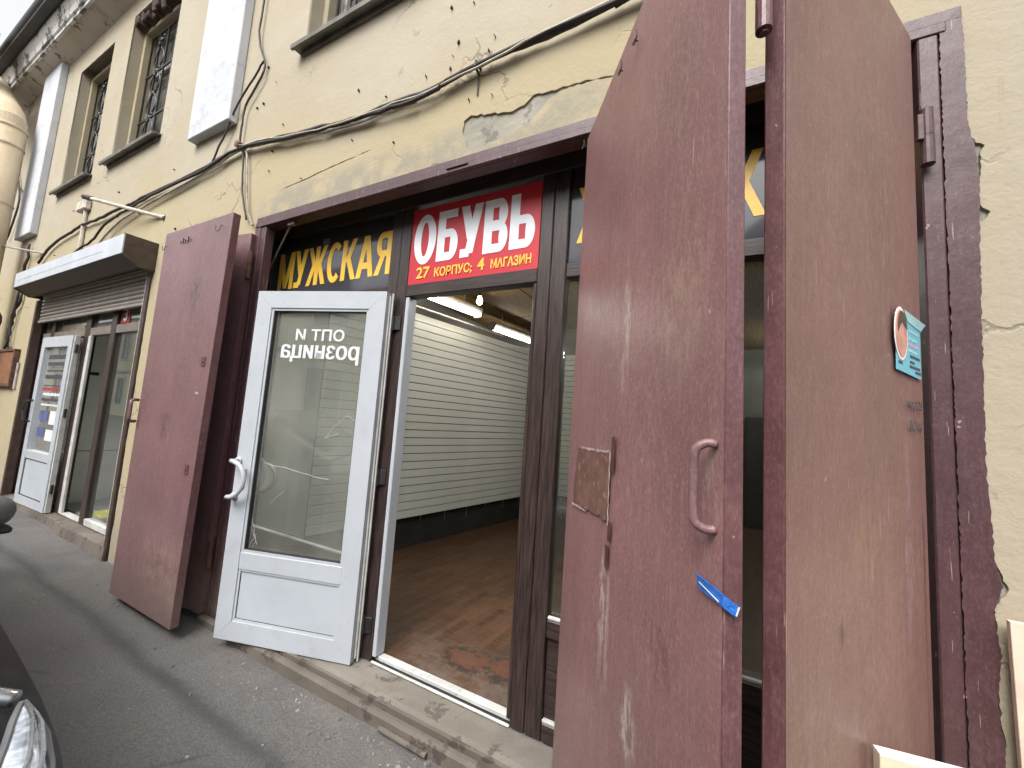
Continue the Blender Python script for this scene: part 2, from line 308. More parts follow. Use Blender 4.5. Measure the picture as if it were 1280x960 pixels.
NOTICE = simple('brown_notice_board', (0.23, 0.105, 0.055), 0.5, var=0.25, scale=12)
YELLOWCLOTH = simple('yellow_cloth', (0.55, 0.48, 0.06), 0.9, var=0.3, scale=20, bump=0.5)
BONE = simple('aged_white_metal', (0.48, 0.44, 0.36), 0.5, var=0.2, scale=15)
CLOTHPURPLE = simple('purple_cloth', (0.07, 0.045, 0.11), 0.9, var=0.3)
DOORDARK = simple('dark_inner_door', (0.022, 0.020, 0.018), 0.5, var=0.3)

# ------------------------------------------------------------------ mesh helpers
class MB:
    def __init__(s): s.bm = bmesh.new()
    def box(s, x0, x1, y0, y1, z0, z1, bev=0.0, seg=1):
        return s.obox(((x0 + x1) / 2, (y0 + y1) / 2, (z0 + z1) / 2), (abs(x1 - x0), abs(y1 - y0), abs(z1 - z0)), None, bev, seg)
    def obox(s, c, size, mat=None, bev=0.0, seg=1):
        r = bmesh.ops.create_cube(s.bm, size=1.0); vs = r['verts']
        for v in vs:
            p = Vector((v.co.x * size[0], v.co.y * size[1], v.co.z * size[2]))
            v.co = (mat @ p if mat else p) + Vector(c)
        if bev:
            es = list({e for v in vs for e in v.link_edges})
            bmesh.ops.bevel(s.bm, geom=es, offset=bev, segments=seg, affect='EDGES', profile=0.5)
        return s
    def tube(s, pts, r, n=8, cap=True, radii=None):
        pts = [Vector(p) for p in pts]; rings = []; prev = None
        for i, p in enumerate(pts):
            d = (pts[min(i + 1, len(pts) - 1)] - pts[max(i - 1, 0)]).normalized()
            if prev is None:
                a = Vector((0, 0, 1)) if abs(d.z) < 0.9 else Vector((1, 0, 0)); u = d.cross(a).normalized()
            else: u = (prev - d * prev.dot(d)).normalized()
            prev = u; w = d.cross(u); rr = radii[i] if radii else r
            rings.append([s.bm.verts.new(p + (u * cos(2 * pi * k / n) + w * sin(2 * pi * k / n)) * rr) for k in range(n)])
        for a, b in zip(rings, rings[1:]):
            for k in range(n): s.bm.faces.new((a[k], a[(k + 1) % n], b[(k + 1) % n], b[k]))
        if cap and n > 2: s.bm.faces.new(rings[0][::-1]); s.bm.faces.new(rings[-1])
        return s
    def poly(s, pts):
        s.bm.faces.new([s.bm.verts.new(p) for p in pts]); return s
    def prism(s, pts, vec):
        vec = Vector(vec); a = [s.bm.verts.new(Vector(p)) for p in pts]; b = [s.bm.verts.new(Vector(p) + vec) for p in pts]; n = len(pts)
        s.bm.faces.new(a[::-1]); s.bm.faces.new(b)
        for i in range(n): s.bm.faces.new((a[i], a[(i + 1) % n], b[(i + 1) % n], b[i]))
        return s
    def ball(s, c, r, sub=2, scale=(1, 1, 1)):
        g = bmesh.ops.create_icosphere(s.bm, subdivisions=sub, radius=r)
        for v in g['verts']: v.co = Vector((v.co.x * scale[0], v.co.y * scale[1], v.co.z * scale[2])) + Vector(c)
        return s
    def grid(s, fn, nu, nv):
        vs = [[s.bm.verts.new(fn(i / nu, j / nv)) for j in range(nv + 1)] for i in range(nu + 1)]
        for i in range(nu):
            for j in range(nv): s.bm.faces.new((vs[i][j], vs[i + 1][j], vs[i + 1][j + 1], vs[i][j + 1]))
        return s
    def mesh(s, name, mat, smooth=False):
        bmesh.ops.recalc_face_normals(s.bm, faces=s.bm.faces)
        me = bpy.data.meshes.new(name); s.bm.to_mesh(me); s.bm.free()
        if mat: me.materials.append(mat)
        if smooth:
            for p in me.polygons: p.use_smooth = True
        return me
    def build(s, name, mat, parent=None, smooth=False, **props):
        return obj(name, s.mesh(name, mat, smooth), parent, **props)

def obj(name, data, parent=None, loc=None, **props):
    o = bpy.data.objects.new(name, data); C.objects.link(o)
    if loc: o.location = loc
    if parent: o.parent = parent
    for k, v in props.items(): o[k] = v
    return o
def thing(name, label, cat, loc=(0, 0, 0), rz=0.0, group=None):
    o = bpy.data.objects.new(name, None); C.objects.link(o); o.empty_display_size = 0.1
    o.location = loc; o.rotation_euler = (0, 0, rz); o['label'] = label; o['category'] = cat
    if group: o['group'] = group
    return o
class At:
    """builds with world coordinates under a thing: the vertices are stored relative to the thing"""
    def __init__(s, root): s.root = root; s.inv = (Matrix.Translation(root.location) @ root.rotation_euler.to_matrix().to_4x4()).inverted()
    def part(s, name, mb, mat, parent=None, smooth=False, **props):
        mb.bm.transform(s.inv); return mb.build(name, mat, parent or s.root, smooth, **props)
def tag(o, label, cat, group=None):
    o['label'] = label; o['category'] = cat
    if group: o['group'] = group
    return o
def struct(name, mb, mat, smooth=False):
    return mb.build(name, mat, None, smooth, kind='structure')

def text_mesh(body, x0, x1, z0, z1, y=0.0, ext=0.0015, fat=0.02, shear=0.0, mirror=False, cell=None):
    """flat lettering in the xz plane, filling the box; front faces -y"""
    c = bpy.data.curves.new('lettering', 'FONT'); c.body = body; c.size = 1; c.extrude = 0.01; c.offset = fat; c.shear = shear; c.resolution_u = 4
    o = bpy.data.objects.new('lettering', c); C.objects.link(o)
    dg = bpy.context.evaluated_depsgraph_get(); me = bpy.data.meshes.new_from_object(o.evaluated_get(dg))
    bpy.data.objects.remove(o); bpy.data.curves.remove(c)
    xs = [v.co.x for v in me.vertices]; ys = [v.co.y for v in me.vertices]; a, b, e, f = min(xs), max(xs), min(ys), max(ys)
    for v in me.vertices:
        px, py, pz = v.co
        v.co = (x0 + (px - a) / (b - a) * (x1 - x0), y - pz / 0.01 * ext, z0 + (py - e) / (f - e) * (z1 - z0))
    me.update(); return me
class Glyphs:
    """heavy block letters drawn from thick strokes in a cell of height 1; t = stem width, b = bar height"""
    def __init__(s, t=0.21, b=0.17): s.t = t; s.b = b
    def line(s, x0, y0, x1, y1, t=None):
        h = (t or s.t) / 2; return [(x0 - h, y0), (x0 + h, y0), (x1 + h, y1), (x1 - h, y1)]
    def bar(s, x0, x1, y, b=None): b = (b or s.b) / 2; return [(x0, y - b), (x1, y - b), (x1, y + b), (x0, y + b)]
    def arc(s, cx, cy, rx, ry, a0, a1, n=28, tx=None, ty=None):
        tx = tx or s.t; ty = ty or s.b; A = [radians(a0 + (a1 - a0) * k / n) for k in range(n + 1)]
        return [(cx + rx * cos(a), cy + ry * sin(a)) for a in A] + [(cx + (rx - tx) * cos(a), cy + (ry - ty) * sin(a)) for a in reversed(A)]
    def bowl(s, x0, x1, y0, y1):
        """D-shaped bowl between x0 and x1"""
        r = (y1 - y0) / 2; rx = min(x1 - x0, r * 0.8); cx = x1 - rx
        return [s.bar(x0, cx + 0.01, y0 + s.b / 2), s.bar(x0, cx + 0.01, y1 - s.b / 2), s.arc(cx, (y0 + y1) / 2, rx, r, -90, 90)]
    def get(s, c):
        t, b = s.t, s.b; h = t / 2
        if c == 'М': return 0.86, [s.line(h, 0, h, 1), s.line(0.86 - h, 0, 0.86 - h, 1), s.line(h + 0.02, 1, 0.43, 0.03, t * 0.95), s.line(0.84 - h, 1, 0.43, 0.03, t * 0.95)]
        if c == 'У': return 0.68, [s.line(h, 1, 0.36, 0.34), s.line(0.68 - h, 1, 0.31, 0.06), s.bar(0.04, 0.32, b / 2)]
        if c == 'Ж': return 1.0, [s.line(0.5, 0, 0.5, 1), s.line(h, 1, 0.40, 0.46, t * 0.95), s.line(1 - h, 1, 0.60, 0.46, t * 0.95), s.line(0.38, 0.56, h, 0, t), s.line(0.62, 0.56, 1 - h, 0, t)]
        if c == 'С': return 0.68, [s.arc(0.37, 0.5, 0.37, 0.51, 48, 312)]
        if c == 'К': return 0.68, [s.line(h, 0, h, 1), s.line(0.66 - h, 1, 0.26, 0.45, t), s.line(0.28, 0.58, 0.70 - h, 0, t * 1.05)]
        if c == 'А': return 0.76, [s.line(h, 0, 0.36, 1), s.line(0.76 - h, 0, 0.40, 1), s.bar(0.18, 0.58, 0.28)]
        if c == 'Я': return 0.68, [s.line(0.68 - h, 0, 0.68 - h, 1), s.bar(0.24, 0.6, 1 - b / 2), s.bar(0.24, 0.6, 0.42 + b / 2), [(0.68 - x, y) for x, y in s.arc(0.40, 0.71, 0.24, 0.29, -90, 90)], s.line(h, 0, 0.36, 0.5, t)]
        if c == 'О': return 0.76, [s.arc(0.38, 0.5, 0.38, 0.51, 0, 180), s.arc(0.38, 0.5, 0.38, 0.51, 180, 360)]
        if c == 'Б': return 0.68, [s.line(h, 0, h, 1), s.bar(h, 0.62, 1 - b / 2)] + s.bowl(h, 0.68, 0, 0.62)
        if c == 'В': return 0.70, [s.line(h, 0, h, 1)] + s.bowl(h, 0.67, 0.44, 1) + s.bowl(h, 0.70, 0, 0.56)
        if c == 'Ь': return 0.68, [s.line(h, 0, h, 1)] + s.bowl(h, 0.68, 0, 0.60)
        if c == 'Е': return 0.60, [s.line(h, 0, h, 1), s.bar(h, 0.6, b / 2), s.bar(h, 0.56, 0.5), s.bar(h, 0.6, 1 - b / 2)]
        if c == 'Н': return 0.70, [s.line(h, 0, h, 1), s.line(0.7 - h, 0, 0.7 - h, 1), s.bar(h, 0.6, 0.5)]
def block_letters(A, word, x0, x1, z0, z1, y, mat, t=0.21, b=0.17, gap=0.07, ext=0.0015):
    """one part per letter, filling the box; strokes lie a hair's breadth apart in depth"""
    G = Glyphs(t, b); L = [G.get(c) for c in word]; W_ = sum(w for w, _ in L) + gap * (len(L) - 1); k = (x1 - x0) / W_; x = x0
    for w, polys in L:
        m = MB()
        for i, p in enumerate(polys): m.prism([(x + q[0] * k, y - 0.00012 * i, z0 + q[1] * (z1 - z0)) for q in p], (0, ext, 0))
        A.part('letter', m, mat); x += (w + gap) * k
def mesh_to_mb(mb, me, mat=None):
    if mat is not None: me.transform(mat)
    mb.bm.from_mesh(me); bpy.data.meshes.remove(me); return mb

def curve_slab(outlines, depth):
    """2D outlines (x,z), even-odd filled, -> mesh data of thickness depth, front at y=0, back at y=depth"""
    c = bpy.data.curves.new('slab', 'CURVE'); c.dimensions = '2D'; c.fill_mode = 'BOTH'; c.extrude = depth / 2
    for pts in outlines:
        s = c.splines.new('POLY'); s.points.add(len(pts) - 1); s.use_cyclic_u = True
        for p, q in zip(s.points, pts): p.co = (q[0], q[1], 0, 1)
    o = bpy.data.objects.new('slab', c); C.objects.link(o)
    dg = bpy.context.evaluated_depsgraph_get(); me = bpy.data.meshes.new_from_object(o.evaluated_get(dg))
    bpy.data.objects.remove(o); bpy.data.curves.remove(c)
    for v in me.vertices: x, z, w = v.co; v.co = (x, depth / 2 - w, z)
    return me
def rough(pts, step=0.03, amp=0.006, closed=False, seed=0):
    rnd = random.Random(seed); out = []; n = len(pts)
    for i in range(n if closed else n - 1):
        a, b = pts[i], pts[(i + 1) % n]; L = hypot(b[0] - a[0], b[1] - a[1]); k = max(1, int(L / step))
        for j in range(k):
            f = j / k; d = amp * rnd.uniform(-1, 1) if j else 0
            out.append((a[0] + (b[0] - a[0]) * f - (b[1] - a[1]) / max(L, 1e-6) * d, a[1] + (b[1] - a[1]) * f + (b[0] - a[0]) / max(L, 1e-6) * d))
    if not closed: out.append(pts[-1])
    return out
def rect(x0, x1, z0, z1): return [(x0, z0), (x1, z0), (x1, z1), (x0, z1)]
def smooth_path(pts, k=4, jit=0.0, seed=1):
    rnd = random.Random(seed); P = [Vector(p) for p in pts]; out = []
    for i in range(len(P) - 1):
        p0, p1, p2, p3 = P[max(i - 1, 0)], P[i], P[i + 1], P[min(i + 2, len(P) - 1)]
        for j in range(k):
            t = j / k
            q = 0.5 * ((2 * p1) + (-p0 + p2) * t + (2 * p0 - 5 * p1 + 4 * p2 - p3) * t * t + (-p0 + 3 * p1 - 3 * p2 + p3) * t ** 3)
            if jit: q = q + Vector((0, rnd.uniform(-jit, jit) * 0.4, rnd.uniform(-jit, jit)))
            out.append(q)
    out.append(P[-1]); return out
def copy_tree(o, parent=None):
    c = o.copy(); C.objects.link(c); c.parent = parent
    for ch in list(o.children): copy_tree(ch, c)
    return c

# ------------------------------------------------------------------ ground
def gz(x): return 0.021 * max(0.0, min(6.0, -2.0 - x)) if x < -2 else 0.0
def ground():
    xs = [-80, -40, -24, -16] + [-12 + 0.14 * i for i in range(101)] + [4, 10, 30, 80]
    ys = [-80, -30, -16, -9, -6] + [-4.6 + 0.12 * i for i in range(41)] + [0.5, 0.8, 5, 7, 30, 80]
    b = bmesh.new(); g = []
    for x in xs:
        col = []
        for y in ys:
            inn = -12 <= x <= 2.2 and -4.6 <= y <= 0.21
            h = (mnoise.noise((x * 1.1, y * 1.1, 0)) * 0.012 + mnoise.noise((x * 4, y * 4, 3)) * 0.005) if inn else 0
            col.append(b.verts.new((x, y, gz(x) + h - 0.012 if y < 0.3 else -0.12)))
        g.append(col)
    for i in range(len(xs) - 1):
        for j in range(len(ys) - 1): b.faces.new((g[i][j], g[i + 1][j], g[i + 1][j + 1], g[i][j + 1]))
    mb = MB(); mb.bm.free(); mb.bm = b; struct('road', mb, ASPHALT, True)
ground()

# ------------------------------------------------------------------ the building
MX0, MX1, MZ1 = -3.16, 0.575, 2.80            # masonry opening of the near shop
SX0, SX1, SZ1 = -7.85, -4.56, 2.60            # masonry opening of the far shop
WINS = [(-7.62, -6.55), (-6.03, -4.85), (-2.66, -1.50), (1.0, 2.16)]
WZ0, WZ1 = 3.97, 5.70
EAVE = 6.03
bld = thing('old_building', 'cream plastered two-storey old building with peeling cornice and barred upper windows', 'building', (0, 0.2, 0))
B = At(bld)
outer = [(-16, -0.1), (-7.62, -0.1), (-7.62, 0.1), (-7.6, 2.6), (-4.52, 2.6)] + rough([(-4.52, 2.6), (-4.5, 0.1)], 0.06, 0.008, seed=3) + [(-4.5, -0.1), (-2.95, -0.1), (-2.95, 0.1)]
outer += rough([(-2.95, 0.1), (-2.95, 2.72), (-2.9, 2.763), (-1.9, 2.758), (-1.15, 2.764), (-0.4, 2.758), (0.631, 2.759), (0.637, 2.625), (0.638, 2.469), (0.64, 2.367), (0.654, 2.318), (0.672, 2.305), (0.664, 2.29), (0.659, 2.21), (0.657, 2.13), (0.676, 2.105), (0.668, 2.085), (0.650, 2.072), (0.646, 1.908), (0.645, 1.749), (0.642, 1.572), (0.640, 1.399), (0.646, 1.254), (0.648, 1.153), (0.674, 1.087), (0.644, 1.032), (0.656, 0.917), (0.640, 0.874), (0.646, 0.80), (0.656, 0.709), (0.64, 0.668), (0.66, 0.4), (0.645, 0.1)], 0.010, 0.0032, seed=5)
outer += [(0.645, -0.1), (3.6, -0.1), (3.6, EAVE), (-16, EAVE)]
holes = [rect(a, b, WZ0, WZ1 + (0.10 if i == 1 else 0)) for i, (a, b) in enumerate(WINS)]
patch = rough([(-1.186, 2.965), (-1.148, 2.985), (-1.04, 2.96), (-0.92, 2.93), (-0.837, 2.938), (-0.79, 2.975), (-0.70, 2.966), (-0.62, 2.958), (-0.52, 2.954), (-0.42, 2.934), (-0.30, 2.93), (-0.42, 2.926), (-0.53, 2.944), (-0.65, 2.946), (-0.70, 2.93), (-0.74, 2.89), (-0.79, 2.84), (-0.88, 2.812), (-1.0, 2.800), (-1.10, 2.785), (-1.135, 2.79), (-1.158, 2.83), (-1.19, 2.90)], 0.02, 0.006, True, 9)
crack1 = rough([(-2.78, 2.932), (-2.48, 2.952), (-2.20, 2.979), (-2.02, 2.986), (-1.85, 2.995), (-2.02, 2.979), (-2.20, 2.968), (-2.48, 2.943)], 0.04, 0.003, True, 11)
crack2 = rough([(0.66, 2.31), (0.70, 2.29), (0.70, 2.22), (0.69, 2.13), (0.675, 2.10), (0.69, 2.20)], 0.02, 0.003, True, 12)
plaster = curve_slab([outer] + holes + [patch, crack1], 0.012)
bmp = MB(); mesh_to_mb(bmp, plaster); B.part('plaster', bmp, WALL)
# masonry behind the plaster coat
bm_ = MB()
xb = sorted({-16, 3.6, MX0, MX1, SX0, SX1} | {v for w in WINS for v in w}); zb = sorted({-0.1, MZ1, SZ1, WZ0, WZ1 + 0.10, EAVE})
def solid(x, z):
    if MX0 < x < MX1 and z < MZ1: return False
    if SX0 < x < SX1 and z < SZ1: return False
    return not any(a < x < b and WZ0 < z < WZ1 + 0.10 for a, b in WINS)
for z0, z1 in zip(zb, zb[1:]):
    run = None
    for x0, x1 in list(zip(xb, xb[1:])) + [(3.6, 9e9)]:
        if x1 < 1e9 and solid((x0 + x1) / 2, (z0 + z1) / 2): run = (run[0] if run else x0, x1)
        elif run: bm_.box(run[0], run[1], 0.013, 0.36, z0, z1); run = None
B.part('masonry', bm_, WALL)
MBm = MB(); MBm.grid(lambda u, v: Vector((-1.25 + 1.0 * u, 0.0105 - 0.004 * abs(mnoise.noise((u * 9, v * 6, 1))), 2.765 + 0.24 * v)), 30, 10); B.part('bare_render', MBm, MORTAR)
MBm = MB(); MBm.grid(lambda u, v: Vector((0.62 + 0.09 * u, 0.0105 - 0.006 * abs(mnoise.noise((u * 5, v * 40, 1))), 0.0 + 2.4 * v)), 6, 70); B.part('bare_render', MBm, MORTAR)
# windows: one built, copied
def make_window(w):
    h = WZ1 - WZ0; fr = MB()
    for a in ((0, 0.05, 0, h), (w - 0.05, w, 0, h), (0.05, w - 0.05, h - 0.05, h)): fr.box(a[0], a[1], 0.10, 0.235, a[2], a[3], 0.006)
    o = B.part('window', MB(), WALL)  # replaced below by real geometry
    me = fr.mesh('window', WALL); o.data = me
    s = MB(); s.box(0.05, 0.11, 0.20, 0.26, 0.02, h - 0.05, 0.004); s.box(w - 0.11, w - 0.05, 0.20, 0.26, 0.02, h - 0.05, 0.004); s.box(0.11, w - 0.11, 0.20, 0.26, h - 0.11, h - 0.05, 0.004); s.box(0.11, w - 0.11, 0.20, 0.26, 0.02, 0.08, 0.004); s.box(w / 2 - 0.03, w / 2 + 0.03, 0.198, 0.262, 0.08, h - 0.11, 0.004); s.box(0.11, w - 0.11, 0.199, 0.261, h * 0.68, h * 0.68 + 0.045, 0.004)
    s.build('sash', simple('grey_sash_paint', (0.33, 0.31, 0.30), 0.5, var=0.2) if 'grey_sash_paint' not in bpy.data.materials else bpy.data.materials['grey_sash_paint'], o)
    p = MB(); p.box(0.11, w - 0.11, 0.228, 0.232, 0.08, h - 0.11); p.build('pane', GLASS_DIRTY, o)
    g = MB()
    for k in range(6):
        x = 0.08 + (w - 0.16) * k / 5; g.box(x - 0.008, x + 0.008, 0.148, 0.164, 0.01, h - 0.07)
    for z in (0.04, h * 0.33, h * 0.66, h - 0.09): g.box(0.06, w - 0.06, 0.146, 0.160, z - 0.01, z + 0.01)
    for cx in (w * 0.3, w * 0.7):
        for zz, up in ((h * 0.33, 1), (h * 0.33, -1), (h * 0.66, 1), (h * 0.66, -1)):
            for sx in (-1, 1):
                g.tube([(cx + sx * (0.015 + 0.11 * sin(pi * q / 10) * (1 - 0.25 * q / 10)), 0.150, zz + up * (0.02 + 0.27 * q / 10)) for q in range(11)], 0.009, 5)
        for zz in (h * 0.33, h * 0.66, h * 0.5, h - 0.2, 0.18):
            g.ball((cx, 0.148, zz), 0.032, 1, (1, 0.5, 1)); g.ball((cx + 0.05, 0.148, zz + 0.03), 0.02, 1, (1, 0.5, 1)); g.ball((cx - 0.05, 0.148, zz - 0.03), 0.02, 1, (1, 0.5, 1))
    g.build('grille', BLACK, o)
    sl_ = MB(); sl_.prism([(-0.04, -0.075, -0.035), (-0.04, -0.078, -0.005), (-0.04, 0.21, 0.022), (-0.04, 0.21, 0.004), (-0.04, -0.058, -0.018), (-0.04, -0.058, -0.035)], (w + 0.08, 0, 0)); sl_.box(0.0, w, -0.02, -0.002, -0.05, -0.012)
    sl_.build('sill', SILLZINC, o)
    o.location = (0, 0, 0); return o
protos = {}
for i, (a, b) in enumerate(WINS):
    w0 = 1.12; o = make_window(w0) if not protos else copy_tree(protos[0], bld)
    protos.setdefault(0, o); o.location = Vector((a, -0.2, WZ0)); o.scale = ((b - a) / w0, 1, 1)
# broken arch over the second window
rnd = random.Random(4)
brick_me = MB().obox((0, 0, 0), (0.088, 0.15, 0.15), None, 0.012).mesh('brick', BRICK)
for k in range(12):
    o = obj('brick', brick_me, bld); f = (k + 0.5) / 12
    o.location = (-6.03 + 1.18 * f, -0.2 + 0.10 + rnd.uniform(-0.04, 0.02), 5.765 + rnd.uniform(-0.035, 0.02)); o.rotation_euler = (rnd.uniform(-0.25, 0.25), (f - 0.5) * 0.5 + rnd.uniform(-0.12, 0.12), rnd.uniform(-0.1, 0.1))
# pilasters, cornice, roof, eaves
for (a, b, z0, pr) in ((-8.88, -8.20, 3.52, 0.075), (-4.07, -3.43, 3.645, 0.07)):
    p = MB(); p.box(a, b, -pr, -0.001, z0, EAVE - 0.004, 0.006); B.part('pilaster', p, WHITEWASH)
so_ = MB(); so_.prism([(-16, -0.001, EAVE), (-16, -0.19, EAVE + 0.075), (-16, -0.19, EAVE + 0.12), (-16, 0.3, EAVE + 0.12)], (19.6, 0, 0)); B.part('soffit', so_, SOFFIT)
cn = MB()
prof = [(-0.196, EAVE + 0.055), (-0.225, EAVE + 0.055), (-0.225, EAVE + 0.10), (-0.245, EAVE + 0.115), (-0.26, EAVE + 0.20), (-0.29, EAVE + 0.27), (-0.30, EAVE + 0.30), (-0.10, EAVE + 0.30), (-0.10, EAVE + 0.122), (-0.196, EAVE + 0.122)]
cn.prism([(-16, y, z) for y, z in prof], (19.6, 0, 0)); B.part('cornice', cn, CORNICE)
rf = MB(); rf.prism([(-16, y, z) for y, z in ((-0.40, EAVE + 0.305), (-0.41, EAVE + 0.335), (-0.36, EAVE + 0.43), (6.7, EAVE + 3.4), (6.7, EAVE + 3.3), (-0.32, EAVE + 0.31))], (19.6, 0, 0)); B.part('roof', rf, ROOF)
gt = MB(); gt.tube([(-16, -0.37, EAVE + 0.40), (-12, -0.37, EAVE + 0.385), (-8, -0.37, EAVE + 0.39), (-2, -0.37, EAVE + 0.40), (3.6, -0.37, EAVE + 0.40)], 0.075, 12); B.part('gutter', gt, ROOF, None, True)
bw = MB(); bw.box(-16, 3.6, 6.4, 6.6, -0.1, EAVE + 3.2); bw.box(-16.0, -15.8, 0.37, 6.39, -0.1, EAVE); bw.box(3.4, 3.6, 0.37, 6.39, -0.1, EAVE); B.part('back_wall', bw, GREYWALL)
fl = MB(); fl.box(-15.79, 3.39, 0.37, 6.39, 3.35, 3.55); B.part('upper_floor', fl, GREYWALL)
cl = MB(); cl.box(-15.79, 3.39, 0.37, 6.39, EAVE + 0.02, EAVE + 0.12); B.part('attic_floor', cl, GREYWALL)
# wall plugs, nails
nl = MB(); rnd = random.Random(2)
for (x, z) in [(-1.26, 3.44), (-1.29, 3.37), (-1.3, 3.3), (-1.47, 3.32), (-1.06, 3.31), (-1.03, 3.38), (-1.18, 3.64), (-1.33, 3.68), (-2.02, 3.43), (-2.79, 3.44), (-2.95, 3.83), (-2.03, 3.1), (-1.67, 2.98), (-1.16, 3.07), (-1.02, 3.05), (-2.5, 2.96), (-2.88, 3.26), (-2.89, 3.11), (-3.08, 4.0), (-3.08, 3.7), (-3.16, 3.69), (-1.77, 3.3), (-5.0, 3.2), (-5.6, 3.55), (-6.9, 3.6), (-7.3, 3.1), (-8.3, 4.6), (-4.4, 3.5), (-4.2, 2.9), (-8.4, 5.0)]:
    nl.obox((x, -0.008, z), (0.005, 0.016, rnd.uniform(0.005, 0.022)), Matrix.Rotation(rnd.uniform(-0.6, 0.6), 3, 'Y'), 0.003)
B.part('nail', nl, BLACK, kind='stuff')

# ------------------------------------------------------------------ steel frame round the near opening
fr = thing('gate_frame', 'maroon painted angle-steel frame round the near shop opening, with long lintel and floor rails', 'door frame', (-1.16, 0.0, 0))
F = At(fr)
m = MB(); m.box(-2.955, 0.636, -0.006, 0.004, 2.722, 2.762, 0.002); m.box(-2.955, 0.6, -0.012, 0.008, 2.687, 2.7205, 0.003); m.box(-2.9, 0.57, 0.009, 0.075, 2.687, 2.697, 0.002); m.box(-1.262, -1.13, -0.02, -0.013, 2.705, 2.716, 0.002)
F.part('lintel', m, PAINT_FRAME)
pl_ = MB(); g_ = rough([(0.585, 0.02), (0.585, 2.72), (0.636, 2.72), (0.638, 2.37), (0.648, 2.31), (0.655, 2.2), (0.650, 2.08), (0.645, 1.75), (0.640, 1.4), (0.648, 1.15), (0.660, 1.09), (0.642, 1.03), (0.650, 0.92), (0.640, 0.80), (0.650, 0.70), (0.645, 0.4), (0.64, 0.02)], 0.009, 0.0022, True, 21)
mesh_to_mb(pl_, curve_slab([g_], 0.008), Matrix.Translation((0, -0.0085, 0))); F.part('jamb', pl_, PAINT_FRAME)
m = MB(); m.box(0.535, 0.5815, -0.012, 0.08, 0.03, 2.685, 0.004); m.box(0.5822, 0.5842, 0.002, 0.006, 0.03, 2.68); F.part('jamb', m, PAINT_FRAME)
m = MB(); m.box(-2.955, -2.895, -0.01, 0.008, 0.03, 2.685, 0.003); m.box(-2.8945, -2.835, -0.004, 0.06, 0.03, 2.684, 0.004); F.part('jamb', m, PAINT_FRAME)
m = MB(); m.prism([(-2.95, -0.045, -0.03), (-2.95, -0.045, 0.042), (-2.95, -0.03, 0.052), (-2.95, -0.012, 0.052), (-2.95, -0.012, 0.03), (-2.95, 0.006, 0.03), (-2.95, 0.006, 0.062), (-2.95, 0.022, 0.064), (-2.95, 0.022, -0.03)], (3.55, 0, 0)); F.part('floor_rail', m, RAILSTEEL)
m = MB(); m.tube([(-1.33, -0.056, 0.012), (-1.06, -0.056, 0.008)], 0.012, 8); F.part('rail_stop', m, RAILSTEEL)
m = MB(); m.tube([(-2.60, 0.03, 2.683), (-3.0, 0.13, 2.40)], 0.006, 6); F.part('stay_rod', m, STEEL)
m = MB(); m.box(-2.62, -2.55, 0.012, 0.04, 2.655, 2.686, 0.003); F.part('bracket', m, RUSTY)
m = MB(); m.grid(lambda u, v: Vector((-3.15 + 3.72 * u, 0.023 + 0.25 * v, 0.055 + 0.004 * mnoise.noise((u * 40, v * 5, 0)) - 0.01 * (v < 0.01))), 90, 6); F.part('concrete_sill', m, CONCRETE)

# ------------------------------------------------------------------ storefront of the near shop
Y0, Y1 = 0.20, 0.27
sf = thing('shop_glazing', 'dark brown plastic shop front with open white door, behind the maroon gates', 'shop front', (-1.2, 0.235, 0.06))
Q = At(sf)
def bar(name, x0, x1, z0, z1, mat, y0=Y0, y1=Y1, root=None, bev=0.004):
    m = MB(); m.box(x0, x1, y0, y1, z0, z1, bev); return (root or Q).part(name, m, mat)
bar('header', MX0, MX1, 2.70, 2.79, PVC_RAIL)
for x0, x1 in ((MX0, -3.08), (-1.825, -1.745), (-1.742, -1.668), (-0.803, -0.735), (-0.732, -0.655), (0.50, MX1)): bar('mullion', x0, x1, 0.065, 2.698, PVC_BROWN)
bar('transom_bar', -1.665, -0.806, 2.132, 2.205, PVC_RAIL); bar('transom_bar', -3.078, -1.828, 2.132, 2.212, PVC_RAIL); bar('transom_bar', -0.652, 0.498, 2.137, 2.21, PVC_RAIL)
for x0, x1 in ((-3.078, -1.828), (-0.652, 0.498)):
    bar('window_rail', x0, x1, 0.49, 0.565, PVC_RAIL); bar('window_rail', x0, x1, 0.066, 0.14, PVC_RAIL)
    bar('lower_panel', x0, x1, 0.141, 0.489, PVC_RAIL, 0.225, 0.25, bev=0)
    bar('glazing_bead', x0 + 0.001, x1 - 0.001, 0.566, 0.578, PVC_GREY, 0.205, 0.222, bev=0.002)
    bar('glazing_bead', x0 + 0.001, x1 - 0.001, 0.1405, 0.152, PVC_GREY, 0.203, 0.224, bev=0.002)
    bar('window_pane', x0, x1, 0.579, 2.131, GLASS, 0.232, 0.237, bev=0); bar('top_panel', x0, x1, 2.6015, 2.6985, GASKET, 0.232, 0.25, bev=0)
bar('door_jamb', -1.667, -1.640, 0.09, 2.131, PVC_WHITE, 0.205, 0.275); bar('door_jamb', -0.825, -0.805, 0.09, 2.131, PVC_BROWN, 0.205, 0.275)
bar('threshold', -1.666, -0.806, 0.057, 0.085, PVC_GREY, 0.232, 0.275); bar('threshold_lip', -1.666, -0.806, 0.058, 0.070, PVC_GREY, 0.198, 0.212); bar('threshold_seal', -1.666, -0.806, 0.057, 0.066, GASKET, 0.2125, 0.2315, bev=0)
